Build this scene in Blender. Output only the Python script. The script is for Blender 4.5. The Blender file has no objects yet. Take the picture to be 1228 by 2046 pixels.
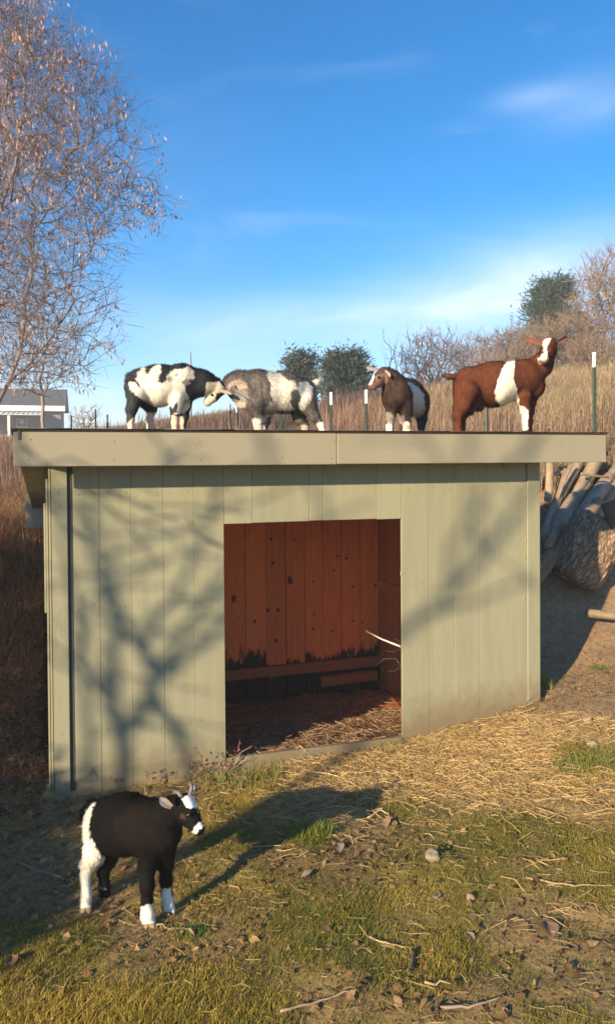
import bpy, bmesh, math, random
import numpy as np
from mathutils import Vector, Matrix, Euler

random.seed(7)
RNG = np.random.default_rng(7)
SC = bpy.context.scene
COL = SC.collection

# ------------------------------------------------------------------ camera
F = 1546.0                      # focal length in photo pixels (photo 1228 x 2046)
CX, CY = 614.0, 951.0
PITCH, ROLL = 0.0151, 0.0071
EYE = np.array([0.0, 0.0, 1.7])
_r = np.array([1.0, 0, 0]); _u = np.array([0, math.sin(PITCH), math.cos(PITCH)])
FW = np.array([0, math.cos(PITCH), -math.sin(PITCH)])
RT = _r * math.cos(ROLL) - _u * math.sin(ROLL)
UP = _u * math.cos(ROLL) + _r * math.sin(ROLL)
cam_d = bpy.data.cameras.new('camera')
cam = bpy.data.objects.new('camera', cam_d)
COL.objects.link(cam)
cam.matrix_world = Matrix(((RT[0], UP[0], -FW[0], EYE[0]), (RT[1], UP[1], -FW[1], EYE[1]), (RT[2], UP[2], -FW[2], EYE[2]), (0, 0, 0, 1)))
cam_d.sensor_fit = 'VERTICAL'
cam_d.sensor_height = 36.0
cam_d.lens = F / 2046 * 36.0
cam_d.shift_y = -(1023 - CY) / 2046
cam_d.clip_start = 0.05
cam_d.clip_end = 2000
SC.camera = cam

# ------------------------------------------------------------------ light
SUN_EL = math.radians(18.0)
SUN_AZ = math.radians(216.5)    # where the sun stands, clockwise from +Y
LH = np.array([-math.sin(SUN_AZ), -math.cos(SUN_AZ)])          # horizontal travel direction of the light
LDIR = np.array([LH[0] * math.cos(SUN_EL), LH[1] * math.cos(SUN_EL), -math.sin(SUN_EL)])
sd = bpy.data.lights.new('sun', 'SUN')
sd.energy = 5.0
sd.angle = math.radians(0.7)
sd.color = (1.0, 0.80, 0.52)
so = bpy.data.objects.new('sun', sd); COL.objects.link(so)
so.rotation_euler = Vector(LDIR).to_track_quat('-Z', 'Y').to_euler()
so.location = (-8, -8, 8)

W = bpy.data.worlds.new('World'); SC.world = W
W.use_nodes = True
nt = W.node_tree; nt.nodes.clear()
def N(t, **kw):
    n = nt.nodes.new(t)
    for k, v in kw.items(): setattr(n, k, v)
    return n
out = N('ShaderNodeOutputWorld'); bg = N('ShaderNodeBackground')
sky = N('ShaderNodeTexSky', sky_type='NISHITA')
sky.sun_disc = False
sky.sun_elevation = SUN_EL
sky.sun_rotation = SUN_AZ
sky.altitude = 300; sky.air_density = 1.0; sky.dust_density = 0.15; sky.ozone_density = 3.5
bg.inputs['Strength'].default_value = 0.085
geo = N('ShaderNodeTexCoord')
def wm(op, a, b=None, c=None, clamp=False):
    n = N('ShaderNodeMath', operation=op); n.use_clamp = clamp
    for i, v in enumerate((a, b, c)):
        if v is None: continue
        if isinstance(v, (int, float)): n.inputs[i].default_value = v
        else: nt.links.new(v, n.inputs[i])
    return n.outputs[0]
sep = N('ShaderNodeSeparateXYZ'); nt.links.new(geo.outputs['Generated'], sep.inputs[0])
# wispy high cloud: stretched noise on the sky sphere, thicker towards the horizon
mp = N('ShaderNodeMapping'); mp.inputs['Rotation'].default_value = (0, math.radians(-16), math.radians(8))
mp.inputs['Scale'].default_value = (2.2, 2.2, 9.0)
nt.links.new(geo.outputs['Generated'], mp.inputs[0])
n1 = N('ShaderNodeTexNoise'); n1.inputs['Scale'].default_value = 1.5; n1.inputs['Detail'].default_value = 9; n1.inputs['Roughness'].default_value = 0.58
n1.inputs['Distortion'].default_value = 0.4
nt.links.new(mp.outputs[0], n1.inputs['Vector'])
def blob(px, py, sx, sz, amp):
    """a patch of thin cloud about one direction of the sky"""
    d = FW + RT * (px - CX) / F + UP * (CY - py) / F
    d = d / np.linalg.norm(d)
    a = wm('MULTIPLY', wm('SUBTRACT', sep.outputs[0], float(d[0])), 1 / sx)
    b = wm('MULTIPLY', wm('SUBTRACT', sep.outputs[2], float(d[2])), 1 / sz)
    yy = wm('GREATER_THAN', sep.outputs[1], 0.0)
    q = wm('ADD', wm('MULTIPLY', a, a), wm('MULTIPLY', b, b))
    g = wm('POWER', 2.718, wm('MULTIPLY', q, -1.0))
    return wm('MULTIPLY', wm('MULTIPLY', g, yy), amp)
zc = sep.outputs[2]
hor = wm('POWER', 2.718, wm('MULTIPLY', wm('POWER', wm('MULTIPLY', wm('MAXIMUM', zc, 0.0), 1 / 0.17), 1.6), -1.0))
base = wm('MULTIPLY', hor, 0.85)
for bl in ((1000, 580, .14, .045, .40), (1150, 530, .10, .05, .34), (620, 650, .26, .035, .22), (860, 625, .18, .03, .30), (1190, 500, .10, .04, .26), (1060, 195, .04, .012, .36), (1180, 205, .06, .028, .26), (330, 300, .12, .05, .06)):
    base = wm('ADD', base, blob(*bl))
noi = wm('MULTIPLY', wm('SUBTRACT', n1.outputs[0], 0.28), 2.3, None, True)
wis = wm('MULTIPLY', wm('SUBTRACT', n1.outputs[0], 0.55), 0.5, None, True)
fac = wm('ADD', wm('MULTIPLY', base, wm('ADD', wm('MULTIPLY', noi, .62), .30)), wis, None, True)
mix = N('ShaderNodeMix', data_type='RGBA')
mix.inputs[7].default_value = (4.9, 5.9, 7.2, 1)
hs = N('ShaderNodeHueSaturation'); hs.inputs['Saturation'].default_value = 1.46; hs.inputs['Value'].default_value = 1.1
nt.links.new(sky.outputs[0], hs.inputs['Color'])
nt.links.new(fac, mix.inputs[0]); nt.links.new(hs.outputs[0], mix.inputs[6])
nt.links.new(mix.outputs[2], bg.inputs[0]); nt.links.new(bg.outputs[0], out.inputs[0])

SC.view_settings.view_transform = 'Standard'
SC.view_settings.look = 'None'
SC.view_settings.exposure = 1.2
SC.view_settings.gamma = 1.0
SC.view_settings.use_curve_mapping = False
SC.render.engine = 'CYCLES'
SC.cycles.max_bounces = 8
HAZE_DENSITY = 0.003
SC.cycles.pixel_filter_type = 'BLACKMAN_HARRIS'
SC.cycles.filter_width = 1.65
SC.cycles.transparent_max_bounces = 8

# ------------------------------------------------------------------ helpers
def P(px, py, Y):
    d = FW + RT * ((px - CX) / F) + UP * ((CY - py) / F)
    return EYE + d * (Y / d[1])
def proj(p):
    p = np.asarray(p, float); w = p - EYE; k = w @ FW
    return CX + F * (w @ RT) / k, CY - F * (w @ UP) / k

def smooth(a, b, x):
    t = np.clip((x - a) / (b - a), 0, 1); return t * t * (3 - 2 * t)
def _hash(ix, iy, iz, s):
    h = (ix.astype(np.int64) * 374761393 + iy.astype(np.int64) * 668265263 + iz.astype(np.int64) * 2147483647 + s * 974634777) & 0xffffffff
    h = ((h ^ (h >> 13)) * 1274126177) & 0xffffffff
    return ((h ^ (h >> 16)) & 0xffff) / 65535.0
def vnoise(x, y, z=0.0, s=0):
    x, y, z = np.broadcast_arrays(np.asarray(x, float), np.asarray(y, float), np.asarray(z, float))
    x0, y0, z0 = np.floor(x), np.floor(y), np.floor(z)
    fx, fy, fz = x - x0, y - y0, z - z0
    fx = fx * fx * (3 - 2 * fx); fy = fy * fy * (3 - 2 * fy); fz = fz * fz * (3 - 2 * fz)
    r = 0
    for i in (0, 1):
        for j in (0, 1):
            for k in (0, 1):
                w = (fx if i else 1 - fx) * (fy if j else 1 - fy) * (fz if k else 1 - fz)
                r = r + w * _hash(x0 + i, y0 + j, z0 + k, s)
    return r
def fbm(x, y, z=0.0, o=4, s=0):
    r, a, t = 0, 0.5, 0
    for i in range(o):
        r = r + a * vnoise(x * 2 ** i, y * 2 ** i, np.asarray(z) * 2 ** i, s + i); t += a; a *= 0.5
    return r / t

def tag(o, label=None, cat=None, group=None, kind=None):
    if label: o['label'] = label
    if cat: o['category'] = cat
    if group: o['group'] = group
    if kind: o['kind'] = kind
    return o
def empty(name, loc, rz=0.0):
    o = bpy.data.objects.new(name, None); COL.objects.link(o)
    o.location = tuple(loc); o.rotation_euler = (0, 0, rz); o.empty_display_size = .2
    return o
def mk(name, verts, faces, mat, parent=None, cols=None, smooth_=False, loc=None, normals=None, link=True):
    """one mesh object from numpy arrays; faces is a list of (N,k) index arrays"""
    verts = np.asarray(verts, np.float32)
    me = bpy.data.meshes.new(name)
    if not isinstance(faces, list): faces = [faces]
    faces = [np.asarray(f, np.int32) for f in faces if len(f)]
    me.vertices.add(len(verts)); me.vertices.foreach_set('co', verts.ravel())
    li = np.concatenate([f.ravel() for f in faces]); tot = np.concatenate([np.full(len(f), f.shape[1], np.int32) for f in faces])
    st = np.concatenate([[0], np.cumsum(tot)[:-1]]).astype(np.int32)
    me.loops.add(len(li)); me.loops.foreach_set('vertex_index', li)
    me.polygons.add(len(tot)); me.polygons.foreach_set('loop_start', st); me.polygons.foreach_set('loop_total', tot)
    me.update(calc_edges=True); me.validate()
    if smooth_: me.polygons.foreach_set('use_smooth', np.ones(len(me.polygons), bool))
    if cols is not None:
        ca = me.color_attributes.new('Col', 'FLOAT_COLOR', 'POINT')
        c4 = np.ones((len(verts), 4), np.float32); c4[:, :3] = cols
        ca.data.foreach_set('color', c4.ravel())
    if normals is not None:
        me.normals_split_custom_set_from_vertices([tuple(n) for n in normals])
    me.materials.append(mat)
    if not link: return me
    o = bpy.data.objects.new(name, me); COL.objects.link(o)
    if parent: o.parent = parent
    if loc is not None: o.location = tuple(loc)
    return o
def bmobj(name, bm, mat, parent=None, smooth_=False):
    me = bpy.data.meshes.new(name); bm.normal_update(); bm.to_mesh(me); bm.free()
    if smooth_: me.polygons.foreach_set('use_smooth', np.ones(len(me.polygons), bool))
    me.materials.append(mat)
    o = bpy.data.objects.new(name, me); COL.objects.link(o)
    if parent: o.parent = parent
    return o
def box(name, a, b, mat, parent=None, bev=0.003, jit=0.0):
    """bevelled box between two corners; jit lets the corners wander as sawn timber does"""
    bm = bmesh.new(); bmesh.ops.create_cube(bm, size=1.0)
    c = [(a[i] + b[i]) / 2 for i in range(3)]; s = [abs(b[i] - a[i]) for i in range(3)]
    for v in bm.verts:
        v.co = Vector([c[i] + v.co[i] * s[i] + random.uniform(-jit, jit) for i in range(3)])
    if bev: bmesh.ops.bevel(bm, geom=bm.edges[:], offset=bev, segments=1, affect='EDGES')
    return bmobj(name, bm, mat, parent)
def tubes(A, B, ra, rb, n=4):
    """open prisms along many edges at once"""
    A = np.asarray(A, float); B = np.asarray(B, float); M = len(A)
    ra = np.broadcast_to(np.asarray(ra, float), (M,)); rb = np.broadcast_to(np.asarray(rb, float), (M,))
    d = B - A; L = np.linalg.norm(d, axis=1, keepdims=True); L[L == 0] = 1; d = d / L
    ref = np.where(np.abs(d[:, 2:3]) > 0.9, np.array([[1.0, 0, 0]]), np.array([[0, 0, 1.0]]))
    u = np.cross(d, ref); u /= np.linalg.norm(u, axis=1, keepdims=True) + 1e-9; v = np.cross(d, u)
    V = np.zeros((M, 2 * n, 3))
    for k in range(n):
        a = 2 * math.pi * k / n
        o = u * math.cos(a) + v * math.sin(a)
        V[:, k] = A + o * ra[:, None]; V[:, n + k] = B + o * rb[:, None]
    base_ = (np.arange(M) * 2 * n)[:, None]
    Fs = [np.concatenate([base_ + k, base_ + (k + 1) % n, base_ + n + (k + 1) % n, base_ + n + k], 1) for k in range(n)]
    return V.reshape(-1, 3), np.concatenate(Fs)
def polytube(pts, rad, n=8, cap=True):
    """one continuous closed tube along a polyline"""
    pts = np.asarray(pts, float); K = len(pts); rad = np.broadcast_to(np.asarray(rad, float), (K,))
    t = np.gradient(pts, axis=0); t /= np.linalg.norm(t, axis=1, keepdims=True) + 1e-9
    ref = np.array([0.3, 0.2, 1.0]) if abs(t[:, 2].mean()) < .9 else np.array([1.0, .1, 0])
    u = np.cross(t, ref); u /= np.linalg.norm(u, axis=1, keepdims=True) + 1e-9; v = np.cross(t, u)
    a = np.arange(n) * 2 * math.pi / n
    V = pts[:, None] + rad[:, None, None] * (u[:, None] * np.cos(a)[None, :, None] + v[:, None] * np.sin(a)[None, :, None])
    V = V.reshape(-1, 3)
    i, k = np.meshgrid(np.arange(K - 1), np.arange(n), indexing='ij')
    Q = np.stack([i * n + k, i * n + (k + 1) % n, (i + 1) * n + (k + 1) % n, (i + 1) * n + k], -1).reshape(-1, 4)
    fs = [Q]
    if cap: fs += [np.arange(n)[::-1][None], (np.arange(n) + (K - 1) * n)[None]]
    return V, fs
def join(parts):
    V, Fd, o, C = [], {}, 0, []
    for p in parts:
        v, f = p[0], p[1]
        if not isinstance(f, list): f = [f]
        for q in f: Fd.setdefault(np.asarray(q).shape[1], []).append(np.asarray(q) + o)
        V.append(v); o += len(v)
        if len(p) > 2: C.append(np.broadcast_to(p[2], (len(v), 3)))
    return np.concatenate(V), [np.concatenate(x) for x in Fd.values()], (np.concatenate(C) if C else None)

# ------------------------------------------------------------------ materials
def material(name, col=(.5, .5, .5), rough=.8, attr=False, noise=0.0, nscale=20.0, nstretch=(1, 1, 1), bump=0.0, bscale=60.0,
             spec=.3, metal=0.0, rnd=0.0, dark=None, dscale=3.0, dthr=.55, dcol=(.1, .1, .1), coord='Object', trans=0.0, bstretch=None):
    m = bpy.data.materials.new(name); m.use_nodes = True
    t = m.node_tree; nd = t.nodes; lk = t.links
    b = nd['Principled BSDF']
    b.inputs['Roughness'].default_value = rough; b.inputs['Metallic'].default_value = metal
    b.inputs['Specular IOR Level'].default_value = spec
    tc = nd.new('ShaderNodeTexCoord')
    def ntex(scale, detail, stretch):
        mp = nd.new('ShaderNodeMapping'); mp.inputs['Scale'].default_value = stretch
        lk.new(tc.outputs[coord], mp.inputs[0])
        n = nd.new('ShaderNodeTexNoise'); n.inputs['Scale'].default_value = scale; n.inputs['Detail'].default_value = detail
        n.inputs['Roughness'].default_value = .6
        lk.new(mp.outputs[0], n.inputs['Vector']); return n
    if attr:
        a = nd.new('ShaderNodeAttribute'); a.attribute_name = 'Col'; c = a.outputs['Color']
    else:
        rgb = nd.new('ShaderNodeRGB'); rgb.outputs[0].default_value = (*col, 1); c = rgb.outputs[0]
    def mult(c, fac):
        mx = nd.new('ShaderNodeVectorMath'); mx.operation = 'SCALE'; lk.new(c, mx.inputs[0]); lk.new(fac, mx.inputs['Scale']); return mx.outputs[0]
    if noise:
        n = ntex(nscale, 6, nstretch)
        mr = nd.new('ShaderNodeMapRange'); mr.inputs[1].default_value = .25; mr.inputs[2].default_value = .75
        mr.inputs[3].default_value = 1 - noise; mr.inputs[4].default_value = 1 + noise
        lk.new(n.outputs[0], mr.inputs[0]); c = mult(c, mr.outputs[0])
    if rnd:
        oi = nd.new('ShaderNodeObjectInfo')
        mr = nd.new('ShaderNodeMapRange'); mr.inputs[3].default_value = 1 - rnd; mr.inputs[4].default_value = 1 + rnd
        lk.new(oi.outputs['Random'], mr.inputs[0]); c = mult(c, mr.outputs[0])
    if dark is not None:
        n = ntex(dscale, 5, dark)
        mr = nd.new('ShaderNodeMapRange'); mr.inputs[1].default_value = dthr; mr.inputs[2].default_value = dthr + .12
        lk.new(n.outputs[0], mr.inputs[0])
        mx = nd.new('ShaderNodeMix'); mx.data_type = 'RGBA'; mx.inputs[7].default_value = (*dcol, 1)
        lk.new(mr.outputs[0], mx.inputs[0]); lk.new(c, mx.inputs[6]); c = mx.outputs[2]
    lk.new(c, b.inputs['Base Color'])
    if bump:
        n = ntex(bscale, 5, bstretch or nstretch)
        bp = nd.new('ShaderNodeBump'); bp.inputs['Strength'].default_value = bump; bp.inputs['Distance'].default_value = .01
        lk.new(n.outputs[0], bp.inputs['Height']); lk.new(bp.outputs[0], b.inputs['Normal'])
    if trans:
        tr = nd.new('ShaderNodeBsdfTranslucent'); lk.new(c, tr.inputs[0])
        ms = nd.new('ShaderNodeMixShader'); ms.inputs[0].default_value = trans
        lk.new(b.outputs[0], ms.inputs[1]); lk.new(tr.outputs[0], ms.inputs[2])
        lk.new(ms.outputs[0], nd['Material Output'].inputs[0])
    return m

M_PAINT = material('sage_paint', (.262, .255, .172), .62, noise=.10, nscale=5, nstretch=(3, 3, .3), bump=.10, bscale=90, bstretch=(1, 1, .08), rnd=.035,
                   dark=(1, 1, .5), dscale=26, dthr=.735, dcol=(.36, .33, .26))
def add_splash(m):
    # soil splashed up the foot of the boards; the yard rises to the right
    t = m.node_tree; nd, lk = t.nodes, t.links; b = nd['Principled BSDF']; old = b.inputs['Base Color'].links[0].from_socket
    tc = nd.new('ShaderNodeTexCoord'); sp = nd.new('ShaderNodeSeparateXYZ'); lk.new(tc.outputs['Object'], sp.inputs[0])
    n = nd.new('ShaderNodeTexNoise'); n.inputs['Scale'].default_value = 14; n.inputs['Detail'].default_value = 7; n.inputs['Roughness'].default_value = .7; lk.new(tc.outputs['Object'], n.inputs['Vector'])
    def ma(op, a, b_):
        k = nd.new('ShaderNodeMath'); k.operation = op
        for i, v in enumerate((a, b_)):
            if isinstance(v, (int, float)): k.inputs[i].default_value = v
            else: lk.new(v, k.inputs[i])
        return k.outputs[0]
    h_ = ma('SUBTRACT', sp.outputs[2], ma('MULTIPLY', sp.outputs[0], .075))
    v = ma('ADD', ma('MULTIPLY', ma('SUBTRACT', n.outputs[0], .5), .32), h_)
    mr = nd.new('ShaderNodeMapRange'); mr.inputs[1].default_value = .10; mr.inputs[2].default_value = -.13; mr.inputs[3].default_value = 0; mr.inputs[4].default_value = .75; lk.new(v, mr.inputs[0])
    mx = nd.new('ShaderNodeMix'); mx.data_type = 'RGBA'; mx.inputs[7].default_value = (.15, .105, .06, 1)
    lk.new(mr.outputs[0], mx.inputs[0]); lk.new(old, mx.inputs[6]); lk.new(mx.outputs[2], b.inputs['Base Color'])
add_splash(M_PAINT)
M_FASCIA = material('fascia_paint', (.265, .24, .175), .55, noise=.05, nscale=4, bump=.06, bscale=60, rnd=.02)
M_ROOF = material('roof_felt', (.10, .085, .07), .9, noise=.3, nscale=40, bump=.3)
M_PLY = material('soffit_plywood', (.20, .155, .11), .85, noise=.35, nscale=8, nstretch=(1, 6, 1), bump=.2, dark=(1, 1, 1), dscale=6, dthr=.58, dcol=(.07, .055, .045))
M_PINE = material('pine_board', (.72, .23, .075), .7, noise=.16, nscale=9, nstretch=(6, 6, .5), bump=.12, bscale=20, bstretch=(6, 6, .4), rnd=.12)
M_KNOT = material('pine_knot', (.22, .06, .025), .8, noise=.4, nscale=60)
M_PINEIN = material('pine_board_mouldy', (.90, .265, .075), .7, noise=.16, nscale=9, nstretch=(6, 6, .5), bump=.12, bscale=20, bstretch=(6, 6, .4), rnd=.14)
def add_mould(m):
    # rot that has crept up from the damp foot of each board
    t = m.node_tree; nd, lk = t.nodes, t.links; b = nd['Principled BSDF']; old = b.inputs['Base Color'].links[0].from_socket
    tc = nd.new('ShaderNodeTexCoord'); sp = nd.new('ShaderNodeSeparateXYZ'); lk.new(tc.outputs['Object'], sp.inputs[0])
    mp = nd.new('ShaderNodeMapping'); mp.inputs['Scale'].default_value = (1, 1, .28); lk.new(tc.outputs['Object'], mp.inputs[0])
    n = nd.new('ShaderNodeTexNoise'); n.inputs['Scale'].default_value = 17; n.inputs['Detail'].default_value = 5; n.inputs['Roughness'].default_value = .65; lk.new(mp.outputs[0], n.inputs['Vector'])
    oi = nd.new('ShaderNodeObjectInfo')
    def ma(op, a, b_):
        k = nd.new('ShaderNodeMath'); k.operation = op
        for i, v in enumerate((a, b_)):
            if isinstance(v, (int, float)): k.inputs[i].default_value = v
            else: lk.new(v, k.inputs[i])
        return k.outputs[0]
    v = ma('ADD', ma('MULTIPLY', n.outputs[0], .55), ma('MULTIPLY', oi.outputs['Random'], .20))
    v = ma('SUBTRACT', v, ma('MULTIPLY', sp.outputs[2], 1.25))
    mr = nd.new('ShaderNodeMapRange'); mr.inputs[1].default_value = .24; mr.inputs[2].default_value = .31; lk.new(v, mr.inputs[0])
    mx = nd.new('ShaderNodeMix'); mx.data_type = 'RGBA'; mx.inputs[7].default_value = (.02, .016, .012, 1)
    lk.new(mr.outputs[0], mx.inputs[0]); lk.new(old, mx.inputs[6]); lk.new(mx.outputs[2], b.inputs['Base Color'])
add_mould(M_PINEIN)
M_MOULD = material('mould', (.02, .018, .015), .95, noise=.5, nscale=60)
M_BARK = material('bark_grey', (.17, .14, .125), .9, noise=.35, nscale=14, bump=.4, bscale=40)
M_TWIG = material('twig_bark', attr=True, rough=.85, noise=.2, nscale=5)
M_KEYS = material('seed_keys', attr=True, rough=.75, trans=.3)
M_COAT = material('goat_coat', attr=True, rough=.85, spec=.08, noise=.10, nscale=70, bump=.12, bscale=160)
M_HAIR = material('goat_hair', attr=True, rough=.8, spec=.08)
M_EYE = material('goat_eye', (.012, .009, .007), .15, spec=.5)
M_HORN = material('goat_horn', (.16, .15, .14), .5, noise=.3, nscale=80, bump=.3)
M_SKIN = material('ear_skin', attr=True, rough=.8, noise=.12, nscale=60)
M_GRASS = material('grass_blades', attr=True, rough=.7, trans=.25, spec=.25)
M_STRAW = material('straw', attr=True, rough=.6, trans=.12, spec=.35)
M_LEAF = material('dead_leaves', attr=True, rough=.7, trans=.3, noise=.15, nscale=60)
M_SOIL = material('soil', attr=True, rough=.95, noise=.38, nscale=26, bump=.7, bscale=45, spec=.1)
M_NEEDLE = material('needles', attr=True, rough=.7, spec=.2, trans=.1)
M_POST = material('green_steel', (.035, .06, .045), .5, spec=.4, noise=.2, nscale=30)
M_POSTW = material('post_white', (.75, .75, .72), .6, noise=.08, nscale=40)
M_WIRE = material('galvanised_wire', (.16, .16, .16), .5, metal=.5)
M_LOG = material('log_bark', attr=True, rough=.9, noise=.35, nscale=22, nstretch=(1, 1, 1), bump=.6, bscale=50)
def add_bark(m):
    t = m.node_tree; nd, lk = t.nodes, t.links; b = nd['Principled BSDF']; old = b.inputs['Base Color'].links[0].from_socket
    a = nd.new('ShaderNodeAttribute'); a.attribute_name = 'Bark'
    n = nd.new('ShaderNodeTexNoise'); n.inputs['Scale'].default_value = 9; n.inputs['Detail'].default_value = 4; lk.new(a.outputs['Vector'], n.inputs['Vector'])
    w = nd.new('ShaderNodeMix'); w.data_type = 'VECTOR'; w.inputs[0].default_value = .16; lk.new(a.outputs['Vector'], w.inputs[4]); lk.new(n.outputs['Color'], w.inputs[5])
    v = nd.new('ShaderNodeTexVoronoi'); v.feature = 'DISTANCE_TO_EDGE'; v.inputs['Scale'].default_value = 38; lk.new(w.outputs[1], v.inputs['Vector'])
    mr = nd.new('ShaderNodeMapRange'); mr.inputs[1].default_value = 0; mr.inputs[2].default_value = .20; mr.inputs[3].default_value = .42; mr.inputs[4].default_value = 1.1; lk.new(v.outputs['Distance'], mr.inputs[0])
    sc = nd.new('ShaderNodeVectorMath'); sc.operation = 'SCALE'; lk.new(old, sc.inputs[0]); lk.new(mr.outputs[0], sc.inputs['Scale']); lk.new(sc.outputs[0], b.inputs['Base Color'])
    bp = nd.new('ShaderNodeBump'); bp.inputs['Strength'].default_value = .8; bp.inputs['Distance'].default_value = .012; lk.new(mr.outputs[0], bp.inputs['Height'])
    ob = b.inputs['Normal'].links[0].from_socket; lk.new(ob, bp.inputs['Normal']); lk.new(bp.outputs[0], b.inputs['Normal'])
add_bark(M_LOG)
M_RAIL = material('old_rail', (.34, .125, .05), .8, noise=.25, nscale=9, nstretch=(.5, 6, 6), bump=.15)
M_POLE = material('weathered_pole', attr=True, rough=.85, noise=.28, nscale=16, bump=.5, bscale=35)
M_LOGEND = material('log_end', (.42, .30, .19), .85, noise=.3, nscale=40, bump=.3)
M_STONE = material('stone', attr=True, rough=.85, noise=.2, nscale=40, bump=.3, bscale=80)
M_SHINGLE = material('house_shingle', (.065, .07, .085), .9, noise=.2, nscale=6, nstretch=(1, 1, 6))
M_SIDING = material('house_siding', (.22, .22, .215), .8, noise=.06, nscale=3)
M_HTRIM = material('house_trim', (.74, .72, .66), .6)
M_METAL = material('porch_metal', (.55, .56, .58), .5, metal=.1, noise=.08, nscale=4)
M_GLASS = material('window_glass', (.03, .04, .05), .1, spec=.6)
M_TWINE = material('red_twine', (.55, .07, .05), .7)
M_WHITE = material('white_plastic', (.7, .68, .62), .5)

# ------------------------------------------------------------------ the lie of the land
YAW = 0.3081; SX0, SY0 = -1.3937, 4.2098
cS, sS = math.cos(YAW), math.sin(YAW)
WALL_W, WALL_D = 3.05, 1.8
def loc_ud(x, y):
    dx, dy = x - SX0, y - SY0
    return dx * cS + dy * sS, -dx * sS + dy * cS
def shed_w(u, d, z=0.0):
    return np.array([SX0 + u * cS - d * sS, SY0 + u * sS + d * cS, z])
def roof_z(d): return 1.878 - 0.19 * (d + 0.2)
def gz(x, y, micro=True):
    x = np.asarray(x, float); y = np.asarray(y, float)
    u, d = loc_ud(x, y)
    front = np.interp(u, [-3, -.5, 0, .95, 1.3, 2.07, 2.5, 3.05, 3.6, 4.5, 6], [-.3, -.17, -.13, -.11, -.095, -.05, .015, .13, .2, .3, .4])
    fore = np.clip(.055 * x, -.35, .35) - .02
    w = smooth(-1.6, -.2, d); pad = fore * (1 - w) + front * w
    zb = np.interp(u, [-6, 0, 3, 7], [1.2, 1.05, 1.42, 1.9])
    b0 = np.interp(u, [-1, 0, 3, 4], [-.05, .05, .25, .25])
    t = np.clip((d - b0) / (2.4 - b0), 0, 1); t = t * t * (3 - 2 * t) * .75 + t * .25
    z = pad * (1 - t) + zb * t
    D = np.maximum(d - 2.2, 0)
    a = x / np.maximum(y, 2.0)
    m = np.interp(a, [-.8, -.4, -.25, 0, .19, .4, .8], [.07, .075, .095, .118, .175, .25, .30])
    z = z + m * 30 * (1 - np.exp(-D / 30))
    if micro:
        z = z + (fbm(x * 1.3, y * 1.3, 0, 3, 5) - .5) * .06 + (fbm(x * 7, y * 7, 0, 3, 9) - .5) * .022
        z = z + (fbm(x * .35, y * .35, 0, 2, 15) - .5) * .5 * smooth(3, 9, d)
    e = np.maximum(np.maximum(-u, u - WALL_W), np.maximum(.05 - d, d - WALL_D - .02))
    k = 1 - smooth(0, .1, e)
    floor = -.05 - .115 * d + (fbm(x * 4, y * 4, 0, 3, 21) - .5) * .09
    return z * (1 - k) + floor * k
def hit(px, py, lo=1.5, hi=80.0):
    """where the line of sight through a photo pixel meets the ground"""
    Ys = np.geomspace(lo, hi, 1500); d = FW + RT * ((px - CX) / F) + UP * ((CY - py) / F)
    pts = EYE + d * (Ys / d[1])[:, None]
    g = gz(pts[:, 0], pts[:, 1]); i = int(np.argmax(pts[:, 2] < g))
    return np.array([pts[i, 0], pts[i, 1], g[i]])

def axis(lo, hi, flo, fhi, step, grow=1.07):
    a = list(np.arange(flo, fhi + 1e-6, step)); s = step
    while a[-1] < hi: s *= grow; a.append(a[-1] + s)
    s = step
    while a[0] > lo: s *= grow; a.insert(0, a[0] - s)
    return np.array(a)
def ell(px, py, cx, cy, rx, ry): return np.exp(-(((px - cx) / rx) ** 2 + ((py - cy) / ry) ** 2))
def zones(x, y, z):
    """what covers each spot: grass, straw, leaves, bare soil"""
    p = np.stack([x, y, z], -1); k = np.maximum((p - EYE) @ FW, .6)
    px = CX + F * ((p - EYE) @ RT) / k; py = CY - F * ((p - EYE) @ UP) / k
    u, d = loc_ud(x, y)
    n = fbm(x * 2.2, y * 2.2, 0, 4, 31)
    straw = np.clip(ell(px, py, 930, 1530, 300, 85) * 1.7 + ell(px, py, 640, 1530, 130, 60) * .5 + (n - .5) * 1.2, 0, 1)
    soil = np.clip(ell(px, py, 1180, 1380, 130, 110) * 1.6 + ell(px, py, 640, 1640, 90, 40) * .6 + ell(px, py, 200, 1850, 130, 60) * .7 + (n - .5), 0, 1)
    leaf = np.clip(ell(px, py, 40, 1600, 190, 260) * 1.5 + ell(px, py, 660, 1720, 150, 70) * 1.1 + ell(px, py, 420, 1900, 200, 70) * .9 + ell(px, py, 800, 1990, 260, 60) * .7 + ell(px, py, 1080, 1880, 160, 50) * .45 + (n - .5) * 1.5, 0, 1)
    n2 = fbm(x * 3.1 + 7, y * 3.1, 0, 4, 47)
    grass = np.clip(.74 + (n2 - .5) * 2.0 + ell(px, py, 1170, 1530, 80, 45) * .9 + ell(px, py, 480, 1660, 70, 40) * .5 + ell(px, py, 620, 1670, 50, 25) * .9 + ell(px, py, 950, 1780, 330, 120) * .35
                    + ell(px, py, 300, 2030, 330, 60) * .6 - straw * 1.1 - soil * .8 - leaf * .75, 0, 1) * (d < .1) * (py > 1440)
    return px, py, u, d, straw, soil, leaf, grass

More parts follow.
